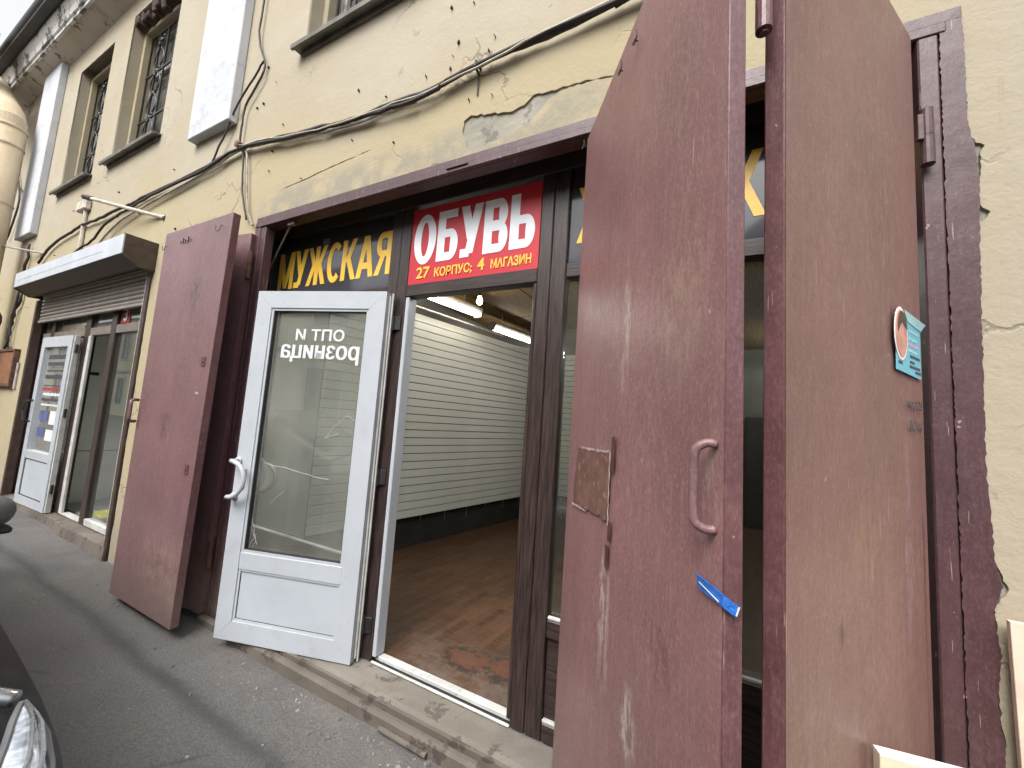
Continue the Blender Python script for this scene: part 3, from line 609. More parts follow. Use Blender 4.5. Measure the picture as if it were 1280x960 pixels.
# the open white door
dw, dz0, dz1 = 0.885, 0.062, 2.146
dang = atan2(-0.2846, -0.9586)
door = MB(); fw = 0.108
def dbox(mb, u0, u1, z0, z1, y0, y1, bev=0.006): mb.box(u0, u1, y0, y1, z0, z1, bev, 2)
dm = bpy.data.objects.new('door', None)
H = dz1 - dz0
dmesh = MB()
def miter(mb, o, i, y0, y1):
    """mitred ring: o,i = (u0,u1,z0,z1)"""
    O = [(o[0], o[2]), (o[1], o[2]), (o[1], o[3]), (o[0], o[3])]; I = [(i[0], i[2]), (i[1], i[2]), (i[1], i[3]), (i[0], i[3])]
    for k in range(4):
        a, b, c, d = O[k], O[(k + 1) % 4], I[(k + 1) % 4], I[k]
        e = 0.0006; cx = (a[0] + b[0] + c[0] + d[0]) / 4; cz = (a[1] + b[1] + c[1] + d[1]) / 4
        q = [(p[0] + (cx - p[0]) * e / max(abs(cx - p[0]), .001) * 0.9, p[1] + (cz - p[1]) * e / max(abs(cz - p[1]), .001) * 0.9) for p in (a, b, c, d)]
        mb.prism([(p[0], y0, p[1]) for p in q], (0, y1 - y0, 0))
miter(dmesh, (0, dw, 0, H), (fw, dw - fw, fw, H - fw), -0.068, 0)
dmesh.box(fw, dw - fw, -0.066, -0.002, 0.40, 0.495, 0.002)
DOOR = obj('door', dmesh.mesh('door', PVC_WHITE), sf)
dl = Q.inv @ Vector((-1.735, 0.12, dz0)); DOOR.location = dl; DOOR.rotation_euler = (0, 0, dang)
m = MB(); miter(m, (fw - 0.001, dw - fw + 0.001, 0.494, H - fw + 0.001), (fw + 0.016, dw - fw - 0.016, 0.511, H - fw - 0.016), -0.03, -0.0065); miter(m, (fw - 0.001, dw - fw + 0.001, fw - 0.001, 0.401), (fw + 0.014, dw - fw - 0.014, fw + 0.014, 0.387), -0.03, -0.007); m.build('glazing_bead', PVC_WHITE, DOOR)
m = MB(); miter(m, (fw + 0.0155, dw - fw - 0.0155, 0.5105, H - fw - 0.0155), (fw + 0.021, dw - fw - 0.021, 0.516, H - fw - 0.021), -0.034, -0.0105); miter(m, (fw + 0.0135, dw - fw - 0.0135, fw + 0.0135, 0.3875), (fw + 0.0165, dw - fw - 0.0165, fw + 0.0165, 0.3845), -0.03, -0.011); m.build('gasket', GASKET, DOOR)
m = MB(); m.box(fw + 0.015, dw - fw - 0.015, -0.040, -0.034, 0.505, H - fw - 0.015); m.build('glass_pane', GLASS_DOOR, DOOR)
m = MB(); m.box(fw + 0.014, dw - fw - 0.014, -0.045, -0.014, fw + 0.012, 0.388); m.build('lower_panel', PVC_PANEL, DOOR)
m = MB(); m.box(-0.012, -0.001, -0.06, -0.028, 0.02, H - 0.02, 0.002); m.box(-0.022, -0.013, -0.05, -0.04, 0.0, H, 0.001); m.build('door_edge', PVC_GREY, DOOR)
tm = text_mesh('ОПТ И', 0.272, 0.607, 1.842 - dz0, 1.915 - dz0, 0, 0.001, 0.018); tb = MB(); mesh_to_mb(tb, tm); tb_t = tb
for k_, dx_ in enumerate((-0.0035, 0.0, 0.0035)):
    tm = text_mesh('розница', 0.165 + dx_, 0.695 + dx_, 1.700 - dz0, 1.815 - dz0, 0.00015 * k_, 0.001, 0.0); mesh_to_mb(tb, tm)
tb.bm.transform(Matrix.Translation((0, -0.0325, 0))); tb.build('lettering', ETCH, DOOR)
def dhandle(y, sgn, mat, name):
    m = MB(); zc, uc = 0.98 - dz0, 0.865
    pts = [(uc, y, zc + 0.105), (uc, y + sgn * 0.05, zc + 0.105)]
    arc = [(uc - (0.10 if sgn > 0 else 0.16) * sin(pi * k / 12) , y + sgn * 0.055, zc + 0.105 * cos(pi * k / 12)) for k in range(13)]
    m.tube(pts[:1] + arc + [(uc, y, zc - 0.105)], 0.0135, 10)
    for z in (zc + 0.105, zc - 0.105): m.tube([(uc, y - sgn * 0.002, z), (uc, y + sgn * 0.012, z)], 0.022, 12)
    return m.build(name, mat, DOOR, True)
dhandle(0.0, 1, PVC_WHITE, 'handle'); dhandle(-0.069, -1, STEEL, 'handle')
m = MB(); m.box(0.805, 0.835, 0.0005, 0.008, 0.86, 0.98, 0.003); m.tube([(0.82, 0.009, 0.93), (0.82, 0.012, 0.93)], 0.008, 10); m.build('lock_plate', PVC_GREY, DOOR)
for z in (0.14, 0.95, 1.86):
    m = MB(); m.tube([(-0.026, -0.052, z), (-0.026, -0.052, z + 0.095)], 0.010, 10); m.box(-0.075, -0.024, -0.062, -0.054, z + 0.005, z + 0.09, 0.002); m.box(-0.03, -0.005, -0.05, -0.046, z + 0.01, z + 0.085, 0.002); m.build('hinge', BLACK, DOOR)
m = MB(); rnd = random.Random(12)
for (u0, z0, u1, z1) in ((0.755, 0.75, 0.71, 0.62), (0.71, 0.62, 0.765, 0.53), (0.72, 0.66, 0.755, 0.57), (0.33, 1.26, 0.20, 1.40), (0.20, 1.40, 0.14, 1.37), (0.33, 1.26, 0.24, 1.29), (0.72, 1.08, 0.27, 1.02), (0.76, 0.71, 0.70, 0.60), (0.65, 0.84, 0.56, 0.93)):
    pts = []
    for k in range(7):
        f = k / 6; pts.append((u0 + (u1 - u0) * f + rnd.uniform(-.006, .006) * (0 < k < 6), -0.0332, z0 + (z1 - z0) * f - dz0 + rnd.uniform(-.006, .006) * (0 < k < 6)))
    m = MB(); m.tube(pts, 0.0008, 4); m.build('glass_crack', ETCH, DOOR)

# signs
def sign(name, label, x0, x1, z0, z1, mat, y=0.222):
    t = thing(name, label, 'sign', ((x0 + x1) / 2, y, z0)); A = At(t)
    m = MB(); m.box(x0, x1, y, y + 0.012, z0, z1); A.part('panel', m, mat); return t, A
t, A = sign('shop_sign', 'black transom sign with yellow Cyrillic letters above the open white door', -3.078, -1.828, 2.2125, 2.60, DARKFILM)
block_letters(A, 'МУЖСКАЯ', -3.00, -1.838, 2.305, 2.592, 0.2200, YELLOW_VINYL, 0.20, 0.15, 0.045)
m = MB(); m.box(-2.52, -2.45, 0.2225, 0.226, 2.598, 2.64); A.part('film_tab', m, simple('grey_film', (0.12, 0.12, 0.14), 0.3))
t, A = sign('shop_sign', 'red shop sign with white Cyrillic letters and yellow address line over the doorway', -1.664, -0.808, 2.2055, 2.675, RED, 0.206)
block_letters(A, 'ОБУВЬ', -1.640, -0.835, 2.325, 2.628, 0.2040, WHITE_VINYL, 0.25, 0.16, 0.055)
for s_, a_, b_, c_, d_, f_ in (('27', -1.60, -1.50, 2.235, 2.305, 0.02), ('КОРПУС;', -1.465, -1.205, 2.225, 2.290, 0.025), ('4', -1.17, -1.125, 2.235, 2.305, 0.02), ('МАГАЗИН', -1.085, -0.845, 2.235, 2.290, 0.025)):
    mb = MB(); mesh_to_mb(mb, text_mesh(s_, a_, b_, c_, d_, 0.2035, 0.001, f_)); A.part('lettering', mb, YELLOW_VINYL)
t, A = sign('shop_sign', 'black transom sign with yellow Cyrillic letters, mostly hidden behind the folding leaves on the right', -0.652, 0.498, 2.2105, 2.60, DARKFILM)
block_letters(A, 'ЖЕНСКАЯ', -0.615, 0.47, 2.31, 2.595, 0.2200, YELLOW_VINYL, 0.20, 0.15, 0.06)

# ------------------------------------------------------------------ folding gate leaves
def leaf_mesh(u0t, u0b, u1t, u1b, z0, z1, th, seed):
    """sheet with slight dents, th<0: thickness towards -Y"""
    mb = MB(); nu, nv = 14, 34
    def f(u, v):
        a = u0b + (u0t - u0b) * v; b = u1b + (u1t - u1b) * v; w = min(1, 6 * min(u, 1 - u)) * min(1, 6 * min(v, 1 - v))
        d = (mnoise.noise((u * 1.7, v * 3.1, seed)) * 0.0045 + mnoise.noise((u * 5, v * 9, seed + 5)) * 0.0016) * w
        return Vector((a + (b - a) * u, d, z0 + (z1 - z0) * v))
    mb.grid(f, nu, nv); return mb
def gate_leaf(root, name, loc, ang, u0t, u0b, u1t, u1b, z0, z1, th, mat, seed, inner=True, label=None):
    me = leaf_mesh(u0t, u0b, u1t, u1b, z0, z1, th, seed).mesh('leaf', mat, True)
    o = obj(name, me, root); o.location = Vector(loc) - Vector(root.location); o.rotation_euler = (0, 0, ang)
    if label: o['label'] = label
    s = -1 if th < 0 else 1; y0, y1 = sorted((s * 0.0005, th))
    def barq(a, b, c, d):   # quad in (u,z) -> bevelled bar
        m = MB(); m.prism([(p[0], y0, p[1]) for p in (a, b, c, d)], (0, y1 - y0, 0)); bmesh.ops.bevel(m.bm, geom=list(m.bm.edges), offset=0.003, segments=1, affect='EDGES'); return m
    w = 0.04
    barq((u0b, z0), (u0b + w, z0), (u0t + w, z1), (u0t, z1)).build('edge_bar', PAINT_EDGE, o)
    barq((u1b - w, z0), (u1b, z0), (u1t, z1), (u1t - w, z1)).build('edge_bar', PAINT_EDGE, o)
    barq((u0b + w, z0), (u1b - w, z0), (u1b - w, z0 + w), (u0b + w, z0 + w)).build('edge_bar', PAINT_EDGE, o)
    barq((u0t + w, z1 - w), (u1t - w, z1 - w), (u1t - w, z1), (u0t + w, z1)).build('edge_bar', PAINT_EDGE, o)
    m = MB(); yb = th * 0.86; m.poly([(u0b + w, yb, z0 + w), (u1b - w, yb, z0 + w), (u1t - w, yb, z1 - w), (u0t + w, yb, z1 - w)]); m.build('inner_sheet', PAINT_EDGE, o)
    return o
def hook(o, u, z, s=1, r=0.018):
    m = MB(); m.tube([(u - r, 0.0, z + 0.010), (u - r, s * 0.012, z + 0.012)] + [(u - r * cos(pi * k / 8), s * 0.016, z - r * sin(pi * k / 8)) for k in range(9)] + [(u + r, s * 0.018, z + 0.014)], 0.0022, 5); m.build('hook', BLACK, o)
def pull(o, u0, z0, z1, du, s, r=0.011):
    k_ = min(1.0, 0.42 + du * 12); s = s * k_
    pts = [(u0, 0.0, z1), (u0 - du * 0.35, s * 0.022, z1 + 0.002), (u0 - du * 0.8, s * 0.048, z1 - 0.008), (u0 - du, s * 0.052, z1 - 0.03), (u0 - du, s * 0.052, (z0 + z1) / 2), (u0 - du, s * 0.052, z0 + 0.03), (u0 - du * 0.8, s * 0.048, z0 + 0.008), (u0 - du * 0.35, s * 0.022, z0 - 0.002), (u0, 0.0, z0)]
    m = MB(); m.tube(smooth_path(pts, 4), r, 10); m.build('handle', PAINT, o, True)
def lockplate(o, u, z, s=1):
    m = MB(); m.box(u - 0.018, u + 0.02, min(0, s * 0.006), max(0, s * 0.006), z - 0.03, z + 0.03, 0.002); m.tube([(u, 0, z), (u, s * 0.010, z)], 0.008, 8); m.build('lock_plate', RUSTY, o)
def barrel(o, u, y, z0, z1, r=0.015, mat=None):
    zm = (z0 + z1) / 2
    m = MB(); m.tube([(u, y, z0), (u, y, zm - 0.001)], r, 14); m.tube([(u, y, zm + 0.001), (u, y, z1)], r * 0.97, 14); m.tube([(u, y, z0 - 0.006), (u, y, z0 + 0.001)], r * 0.55, 10); return m.build('hinge', mat or PAINT_EDGE, o)

GR = thing('folding_gate', 'right pair of maroon steel folding gate leaves standing in a V towards the street', 'gate', (0.53, -0.03, 0.0))
r2 = gate_leaf(GR, 'leaf', (-0.50, -0.03, 0), atan2(-0.842, 0.5395), -0.005, -0.055, 0.942, 0.957, 0.075, 2.645, 0.034, PAINT_R2, 1.3)
hook(r2, 0.54, 2.54, -1, 0.014); hook(r2, 0.422, 2.56, -1, 0.016); hook(r2, -0.01, 2.62, -1, 0.014); hook(r2, -0.03, 1.07, -1, 0.014)
pull(r2, 0.930, 1.280, 1.412, 0.013, -1, 0.0072)
r1 = gate_leaf(GR, 'leaf', (0.515, -0.045, 0), atan2(-0.857, -0.514), 0.028, 0.03, 0.797, 0.798, 0.075, 2.65, -0.037, PAINT_R1, 7.7)
barrel(r1, 0.835, -0.02, 2.178, 2.36, 0.014); barrel(r1, 0.835, -0.02, 0.35, 0.52, 0.014)
m = MB(); m.tube([(0.541, -0.033, 2.258), (0.541, -0.033, 2.345)], 0.0165, 14); m.tube([(0.541, -0.033, 2.347), (0.541, -0.033, 2.43)], 0.0155, 14); m.box(0.515, 0.53, -0.052, -0.036, 2.33, 2.41, 0.002); m.bm.transform(At(GR).inv); m.build('hinge', PAINT_FRAME, GR)
m = MB(); m.tube([(0.541, -0.033, 0.42), (0.541, -0.033, 0.60)], 0.0165, 14); m.bm.transform(At(GR).inv); m.build('hinge', PAINT_FRAME, GR)
GL = thing('folding_gate', 'left pair of maroon steel gate leaves folded flat on the wall by the white door', 'gate', (-2.93, -0.03, 0.0))
l2 = gate_leaf(GL, 'leaf', (-2.76, -0.25, 0), pi, 0.0, 0.055, 0.895, 0.905, 0.085, 2.645, -0.045, PAINT, 3.1)
hook(l2, 0.134, 2.56, 1, 0.028); hook(l2, 0.865, 2.53, 1, 0.02)
m = MB()
for k in range(4): m.tube([(0.50 + 0.035 * k, 0.003, 2.535), (0.515 + 0.035 * k, 0.014, 2.56 - 0.02 * (k % 2)), (0.53 + 0.035 * k, 0.005, 2.53)], 0.003, 5)
m.build('wire_scrap', BLACK, l2)
lockplate(l2, 0.105, 1.675); lockplate(l2, 0.12, 1.004); pull(l2, 0.93, 1.255, 1.405, 0.05, 1, 0.011)
m = MB(); m.box(0.115, 0.135, 0.0, 0.003, 1.468, 1.482); m.box(0.140, 0.152, 0.0, 0.003, 1.471, 1.484); m.build('paper_scrap', PAPERWHITE, l2)
l1 = gate_leaf(GL, 'leaf', (-2.925, -0.045, 0), atan2(-0.13, -0.99), 0.0, 0.0, 0.86, 0.86, 0.07, 2.63, -0.04, PAINT, 5.9)
m = MB(); m.tube([(-2.915, -0.04, 2.30), (-2.915, -0.04, 2.40)], 0.018, 12); m.tube([(-2.915, -0.04, 2.403), (-2.915, -0.04, 2.50)], 0.017, 12); m.bm.transform(At(GL).inv); m.build('hinge', RUSTY, GL)
m = MB(); m.tube([(-2.915, -0.04, 0.35), (-2.915, -0.04, 0.55)], 0.018, 12); m.bm.transform(At(GL).inv); m.build('hinge', RUSTY, GL)

# things stuck on the leaves: built in the leaf's own frame, then left as top-level things
def stick(leaf, root, name, label, cat, u, z):
    mw = Matrix.Translation(Vector(root.location) + Vector(leaf.location)) @ Matrix.Rotation(leaf.rotation_euler.z, 4, 'Z')
    o = bpy.data.objects.new(name, None); C.objects.link(o); o.matrix_world = mw @ Matrix.Translation((u, 0, z)); o['label'] = label; o['category'] = cat; return o
# paper remnant on R2 (outer face towards -Y)
po = stick(r2, GR, 'poster_remnant', 'torn brown remains of a pasted notice on the maroon leaf left of the curved handle', 'notice', 0.28, 1.25)
a_ = rough([(-0.215, -0.105), (0.165, -0.075), (0.175, 0.11), (-0.165, 0.10)], 0.02, 0.006, True, 31)
m = MB(); mesh_to_mb(m, curve_slab([a_], 0.0016), Matrix.Translation((0, -0.0055, 0))); m.build('paper', POSTER, po)
m = MB()
for i, p in enumerate((([(0.172, 0.11), (0.175, 0.11), (0.177, -0.06), (0.182, -0.085), (0.174, -0.088), (0.173, -0.02)]), [(-0.15, 0.105), (0.17, 0.113), (0.17, 0.109), (-0.05, 0.101)], [(-0.215, -0.103), (-0.03, -0.094), (-0.05, -0.10), (-0.20, -0.109)])): mesh_to_mb(m, curve_slab([rough(p, 0.012, 0.003, True, 40 + i)], 0.0014), Matrix.Translation((0, -0.0068, 0)))
m.build('torn_edge', PAPERWHITE, po)
for (a, b, c, d) in ((0.182, 0.205, 0.06, 0.155), (0.178, 0.20, -0.125, -0.075), (0.165, 0.19, -0.20, -0.14)):
    m = MB(); m.box(a, b, -0.0062, -0.005, c, d); m.build('tape_strip', TAPEDARK, po)
# blue tape wrapping the fold edge of R2
tp = stick(r2, GR, 'tape', 'strip of bright blue tape round the maroon leaf edge below the curved handle', 'tape', 0.93, 1.18)
m = MB(); m.prism([(-0.036, -0.008, 0.019), (-0.030, -0.008, -0.001), (0.026, -0.0045, -0.004), (0.026, -0.0045, 0.014)], (0, 0.0018, 0)); m.prism([(0.0275, -0.005, 0.014), (0.0275, -0.005, -0.004), (0.0285, 0.016, -0.018), (0.0285, 0.021, -0.003)], (0.0018, 0, 0)); m.build('strip', BLUETAPE, tp)
m = MB(); m.prism([(-0.028, -0.0088, 0.010), (-0.028, -0.0088, 0.009), (0.020, -0.0062, -0.001), (0.020, -0.0062, 0.0005)], (0, 0.001, 0)); m.build('crease', TAPEWHITE, tp); m = MB(); m.prism([(0.0300, 0.0185, -0.0035), (0.0300, 0.0145, -0.0145), (0.0302, 0.0165, -0.0165), (0.0302, 0.0212, -0.003)], (0.0008, 0, 0)); m.build('worn_end', TAPEWHITE, tp)
# card on R1 (outer face towards +Y, u runs right-to-left)
cd = stick(r1, GR, 'leaflet', 'light blue leaflet with a round portrait photo stuck on the right maroon leaf', 'leaflet', 0.15, 1.69)
m = MB(); m.prism([(0.10, 0.003, -0.072), (-0.09, 0.003, -0.078), (-0.092, 0.003, 0.055), (-0.06, 0.003, 0.070), (0.10, 0.003, 0.07)], (0, 0.002, 0)); m.build('card', CARD, cd)
m = MB(); m.prism([(-0.0925, 0.0055, 0.054), (-0.118, 0.010, 0.076), (0.045, 0.0065, 0.088), (0.015, 0.0055, 0.062)], (0, 0.001, 0)); m.build('folded_corner', CARD2, cd)
m = MB(); m.prism([(0.068 + 0.05 * cos(2 * pi * k / 24), 0.0055, 0.022 + 0.068 * sin(2 * pi * k / 24)) for k in range(24)], (0, 0.0008, 0)); m.build('portrait_border', EDGEWHITE, cd)
m = MB(); m.prism([(0.068 + 0.042 * cos(2 * pi * k / 24), 0.0068, 0.022 + 0.060 * sin(2 * pi * k / 24)) for k in range(24)], (0, 0.0006, 0)); m.build('portrait', SKIN, cd)
m = MB(); m.prism([(0.062 + 0.036 * cos(pi * k / 14 - 0.15), 0.0078, 0.030 + 0.050 * sin(pi * k / 14 - 0.15)) for k in range(15)] + [(0.050, 0.0078, 0.045), (0.058, 0.0078, 0.052), (0.074, 0.0078, 0.045)], (0, 0.0004, 0)); m.build('printed_hair', simple('printed_hair_tone', (0.07, 0.04, 0.03), 0.4), cd)
for (z, a, b, mt) in ((0.040, -0.075, 0.008, CARD2), (0.020, -0.06, 0.005, CARD2), (0.004, -0.07, 0.008, INKPINK), (-0.012, -0.06, 0.01, CARD2), (-0.026, -0.08, 0.0, INK), (-0.041, -0.035, 0.0, INK), (-0.053, -0.08, 0.005, INK), (-0.064, -0.085, -0.04, INK), (-0.035, 0.045, 0.09, INK), (-0.052, 0.06, 0.09, INK)):
    m = MB(); rnd = random.Random(int(z * 1e4)); x = a
    while x < b:
        w = rnd.uniform(0.006, 0.016); m.box(x, min(x + w, b), 0.0052, 0.0058, z - 0.0035, z + 0.0035); x += w + 0.003
    m.build('print_line', mt, cd)
wr = stick(r1, GR, 'handwriting', 'small handwritten note in dark ink on the right maroon leaf below the leaflet', 'writing', 0.12, 1.51)
mb = MB()
for (s_, a, b, z0, z1) in (('кор.25', -0.065, 0.06, 0.012, 0.042), ('10-4', -0.055, 0.045, -0.040, -0.010)):
    me = text_mesh(s_, -b, -a, z0, z1, 0, 0.0005, -0.012, 0.2); mesh_to_mb(mb, me, Matrix.Rotation(pi, 4, 'Z'))
mb.bm.transform(Matrix.Translation((0, 0.0045, 0))); mb.build('lettering', INK, wr)

# boards leaning at the right
bd = thing('board', 'pale plywood board with white top edge leaning on the right maroon leaf', 'board', (0.5, -0.40, 0))
A = At(bd); m = MB(); rot = Matrix.Rotation(radians(9), 3, 'Z'); m.obox((0.545, -0.405, 0.418), (0.52, 0.024, 0.836), rot, 0.001); A.part('sheet', m, PLY)
m = MB(); m.obox((0.545, -0.405, 0.8378), (0.52, 0.025, 0.0034), rot); A.part('top_edge', m, EDGEWHITE)
b2 = thing('board', 'cream board standing against the plaster wall at the far right', 'board', (0.95, -0.04, 0))
A = At(b2); m = MB(); m.obox((0.964, -0.035, 0.51), (0.60, 0.016, 1.03), Matrix.Rotation(radians(-1.2), 3, 'Y'), 0.001); A.part('sheet', m, PINKBOARD)

# ------------------------------------------------------------------ inside the near shop
m = MB(); m.grid(lambda u, v: Vector((-3.3 + 5.3 * u, 0.276 + 5.8 * v, 0.074)), 8, 8); m.box(-3.3, 2.0, 0.276, 6.08, -0.08, 0.072); struct('shop_floor', m, LAMINATE)
ceil = MB(); ceil.box(-3.3, 2.0, 0.365, 6.08, 2.93, 3.0); ceil = struct('shop_ceiling', ceil, DARKBASE)
pm = MB().box(-0.325, 0.325, -1.45, 1.45, -0.008, 0.008, 0.004).mesh('ceiling_panel', CEILWOOD)
for i in range(8):
    for j in range(2):
        o = obj('ceiling_panel', pm, ceil); o.location = (-2.95 + 0.66 * i, 1.83 + 2.92 * j, 2.916)
ws = MB(); ws.box(-3.4, -3.3, 0.37, 6.2, -0.05, 3.0); ws.box(2.0, 2.1, 0.37, 6.2, -0.05, 3.0); ws.box(-3.3, 2.0, 6.08, 6.2, -0.05, 3.0); ws.box(-3.299, -0.7, 4.10, 4.2, 0.0, 2.93); ws.box(-0.8, -0.70, 4.201, 6.079, 0.0, 2.93); struct('shop_wall', ws, simple('dim_shop_wall', (0.13, 0.125, 0.11), 0.6, var=0.15, scale=2))
# slat walls
wd = Vector((0.174, 0.985, 0)); w0 = Vector((-2.8, 1.48, 0)); ang = atan2(wd.y, wd.x)
def slat_wall(label, start, ang, length, z0, z1, n, base=True):
    t = thing('slat_wall', label, 'slat wall', (start[0], start[1], 0), ang, 'slotted display walls inside the shop'); h = (z1 - z0) / n
    me = MB().box(0, length, -0.009, 0.009, 0.0035, h - 0.0035, 0.003).mesh('slat', SLATPANEL)
    for k in range(n):
        o = obj('slat', me, t); o.location = (0, 0, z0 + k * h)
    m = MB(); m.box(0, length, 0.0005, 0.02, z0, z1); m.bm.transform(Matrix.Translation((0, 0.010, 0))); m.build('backing', DARKBASE, t)
    m = MB(); m.box(0.02, length - 0.02, 0.06, 0.09, 0.075, z0 + 0.05); m.build('base', DARKBASE, t)
    m = MB()
    for k in range(9): m.box(0.15 + k * (length - 0.3) / 8, 0.156 + k * (length - 0.3) / 8, -0.002, 0.004, z0 - 0.05 - 0.04 * (k % 3), z0 + 0.001)
    m.build('clip', STEEL, t); return t
s0 = w0 + wd * ((0.66 - 1.48) / 0.985)
t = slat_wall('long pale slat wall on the left side of the shop seen through the doorway', s0, ang, 3.08, 0.39, 2.49, 26)
m = MB(); m.tube([(0.1, -0.05, 2.545), (2.3, -0.05, 2.545)], 0.011, 8); m.build('top_rail', BONE, t)
slat_wall('pale slat wall across the back of the shop behind the narrow side window', Vector((-2.30, 4.05, 0)), 0.0, 1.58, 0.40, 2.49, 26)
slat_wall('pale slat wall deepest in the shop, seen through the gap between the right leaves', Vector((-0.69, 6.03, 0)), 0.0, 1.08, 0.15, 2.70, 30)
m = MB(); m.box(0.415, 1.1, 5.6, 6.07, 0.075, 1.76, 0.01); cb = thing('cabinet', 'dark tall cabinet at the back of the shop, glimpsed between the right leaves', 'cabinet', (0.75, 5.85, 0.074)); At(cb).part('body', m, DOORDARK)
m = MB(); m.box(0.43, 0.75, 5.585, 5.599, 0.15, 1.72, 0.003); m.box(0.76, 1.08, 5.585, 5.599, 0.15, 1.72, 0.003); At(cb).part('door', m, DOORDARK)
pn = MB(); q0 = w0 + wd * ((0.29 - 1.48) / 0.985); q1 = s0 - wd * 0.01; nn = Vector((wd.y, -wd.x, 0)) * 0.02
pn.prism([q0 + Vector((0, 0, 0.075)), q1 + Vector((0, 0, 0.075)), q1 + Vector((0, 0, 2.6)), q0 + Vector((0, 0, 2.6))], -nn); gp = pn.build('wall_panel', GREYWALL); tag(gp, 'plain grey wall panel behind the left shop window', 'panel')
sw = MB(); sw.box(-2.815, -2.795, 1.30, 1.36, 1.50, 1.62, 0.004); tag(sw.build('switch_box', simple('red_plastic', (0.55, 0.03, 0.03), 0.4)), 'small red box on the slat wall beside the door jamb', 'box')
# lamps
ADDED_TUBE = emit('added_tube_strong', (1.0, 0.98, 0.93), 55.0)  # stronger tubes for the two added, unseen lamps
def fluoro(label, x, y0, y1, z, tm=None):
    t = thing('fluorescent_light', label, 'lamp', (x, (y0 + y1) / 2, z), atan2(0.985, 0.174) - pi / 2, 'lit twin fluorescent lights under the ceiling'); L = (y1 - y0) / 2
    m = MB(); m.prism([(-0.075, -L, 0.03), (-0.045, -L, -0.0), (0.045, -L, 0.0), (0.075, -L, 0.03), (0.075, -L, 0.05), (-0.075, -L, 0.05)], (0, 2 * L, 0)); m.box(-0.06, 0.06, -L - 0.012, -L, -0.055, 0.05); m.box(-0.06, 0.06, L, L + 0.012, -0.055, 0.05); m.tube([(0, -L * 0.6, 0.05), (0, -L * 0.6, 2.91 - z)], 0.006, 6); m.tube([(0, L * 0.6, 0.05), (0, L * 0.6, 2.91 - z)], 0.006, 6); m.build('housing', simple('grey_lamp_housing', (0.16, 0.155, 0.14), 0.5) if 'grey_lamp_housing' not in bpy.data.materials else bpy.data.materials['grey_lamp_housing'], t)
    for s in (-0.042, 0.042):
        m = MB(); m.tube([(s, -L + 0.01, -0.022), (s, L - 0.01, -0.022)], 0.0115, 10); m.build('tube', tm or TUBE, t, True)
fluoro('lit twin fluorescent light nearest the doorway', -2.66, 1.15, 2.36, 2.70)
fluoro('lit twin fluorescent light farther in, beside the dark doorway mullion', -2.62, 2.95, 3.98, 2.70)
fluoro('added unseen twin fluorescent light on the right side of the shop, behind the gate leaves', -0.75, 1.0, 2.2, 2.74, ADDED_TUBE)  # out-of-view lamp added to even out the light on the slat wall
fluoro('added unseen twin fluorescent light farther back on the right side of the shop', 1.15, 4.3, 5.5, 2.74, ADDED_TUBE)  # out-of-view lamp added to brighten the deepest slat wall
bb = thing('light_bulb', 'lit bare bulb hanging from the ceiling just inside the doorway', 'lamp', (-2.27, 1.93, 2.69))
m = MB(); m.ball((0, 0, 0), 0.032, 3, (1, 1, 1.15)); m.tube([(0, 0, 0.02), (0, 0, 0.055)], 0.02, 12, radii=[0.026, 0.016]); m.build('bulb', BULB, bb, True)
m = MB(); m.tube([(0, 0, 0.055), (0, 0, 0.115)], 0.02, 12); m.build('socket', BLACK, bb); m = MB(); m.tube([(0, 0, 0.11), (0, 0, 0.22)], 0.004, 6); m.build('cord', BLACK, bb)

# ------------------------------------------------------------------ the far shop
YB0, YB1 = 0.08, 0.14
s2 = thing('shop_glazing', 'grey-brown far shop front with open white door under the shutter box', 'shop front', (-6.2, 0.11, 0.15)); Q2 = At(s2)
TAUPE = simple('taupe_frame', (0.17, 0.14, 0.125), 0.4, var=0.2, scale=10, dirt=0.2)
for x0, x1, mt in ((-7.85, -7.72, TAUPE), (-7.30, -7.18, PVC_BROWN), (-6.20, -6.06, PVC_BROWN), (-5.515, -5.395, PVC_BROWN), (-4.86, -4.70, TAUPE)): bar('mullion', x0, x1, 0.165, 2.58, mt, YB0, YB1, Q2)
bar('door_jamb', -6.055, -5.985, 0.17, 2.05, PVC_GREY, YB0 - 0.005, YB0 + 0.02, Q2)
for x0, x1 in ((-7.718, -7.302), (-7.178, -6.202), (-6.058, -5.517), (-5.393, -4.862)): bar('transom_bar', x0, x1, 2.052, 2.14, TAUPE, YB0 + 0.002, YB1, Q2); bar('transom_pane', x0, x1, 2.142, 2.58, GLASS_DIRTY, 0.108, 0.113, Q2, 0)
bar('window_rail', -5.393, -4.862, 0.165, 0.225, PVC_GREY, YB0, YB1, Q2); bar('window_pane', -5.393, -4.862, 0.226, 2.05, GLASS, 0.108, 0.113, Q2, 0)
bar('window_pane', -7.178, -6.202, 0.166, 2.05, GLASS_DIRTY, 0.108, 0.113, Q2, 0); bar('side_panel', -7.718, -7.302, 0.166, 2.05, simple('mauve_render', (0.36, 0.29, 0.28), 0.8, dirt=0.3), 0.108, 0.118, Q2, 0)
bar('threshold', -5.983, -5.517, 0.165, 0.185, PVC_GREY, YB0, YB1, Q2)
dm2 = MB(); w2, h2 = 0.86, 1.89
miter(dm2, (0, w2, 0, h2), (0.10, w2 - 0.10, 0.09, h2 - 0.12), -0.06, 0); dm2.box(0.10, w2 - 0.10, -0.058, -0.002, 0.50, 0.59, 0.002)
D2 = obj('door', dm2.mesh('door', PVC_WHITE), s2); D2.location = Q2.inv @ Vector((-6.20, 0.0, 0.158)); D2.rotation_euler = (0, 0, pi + 0.03)
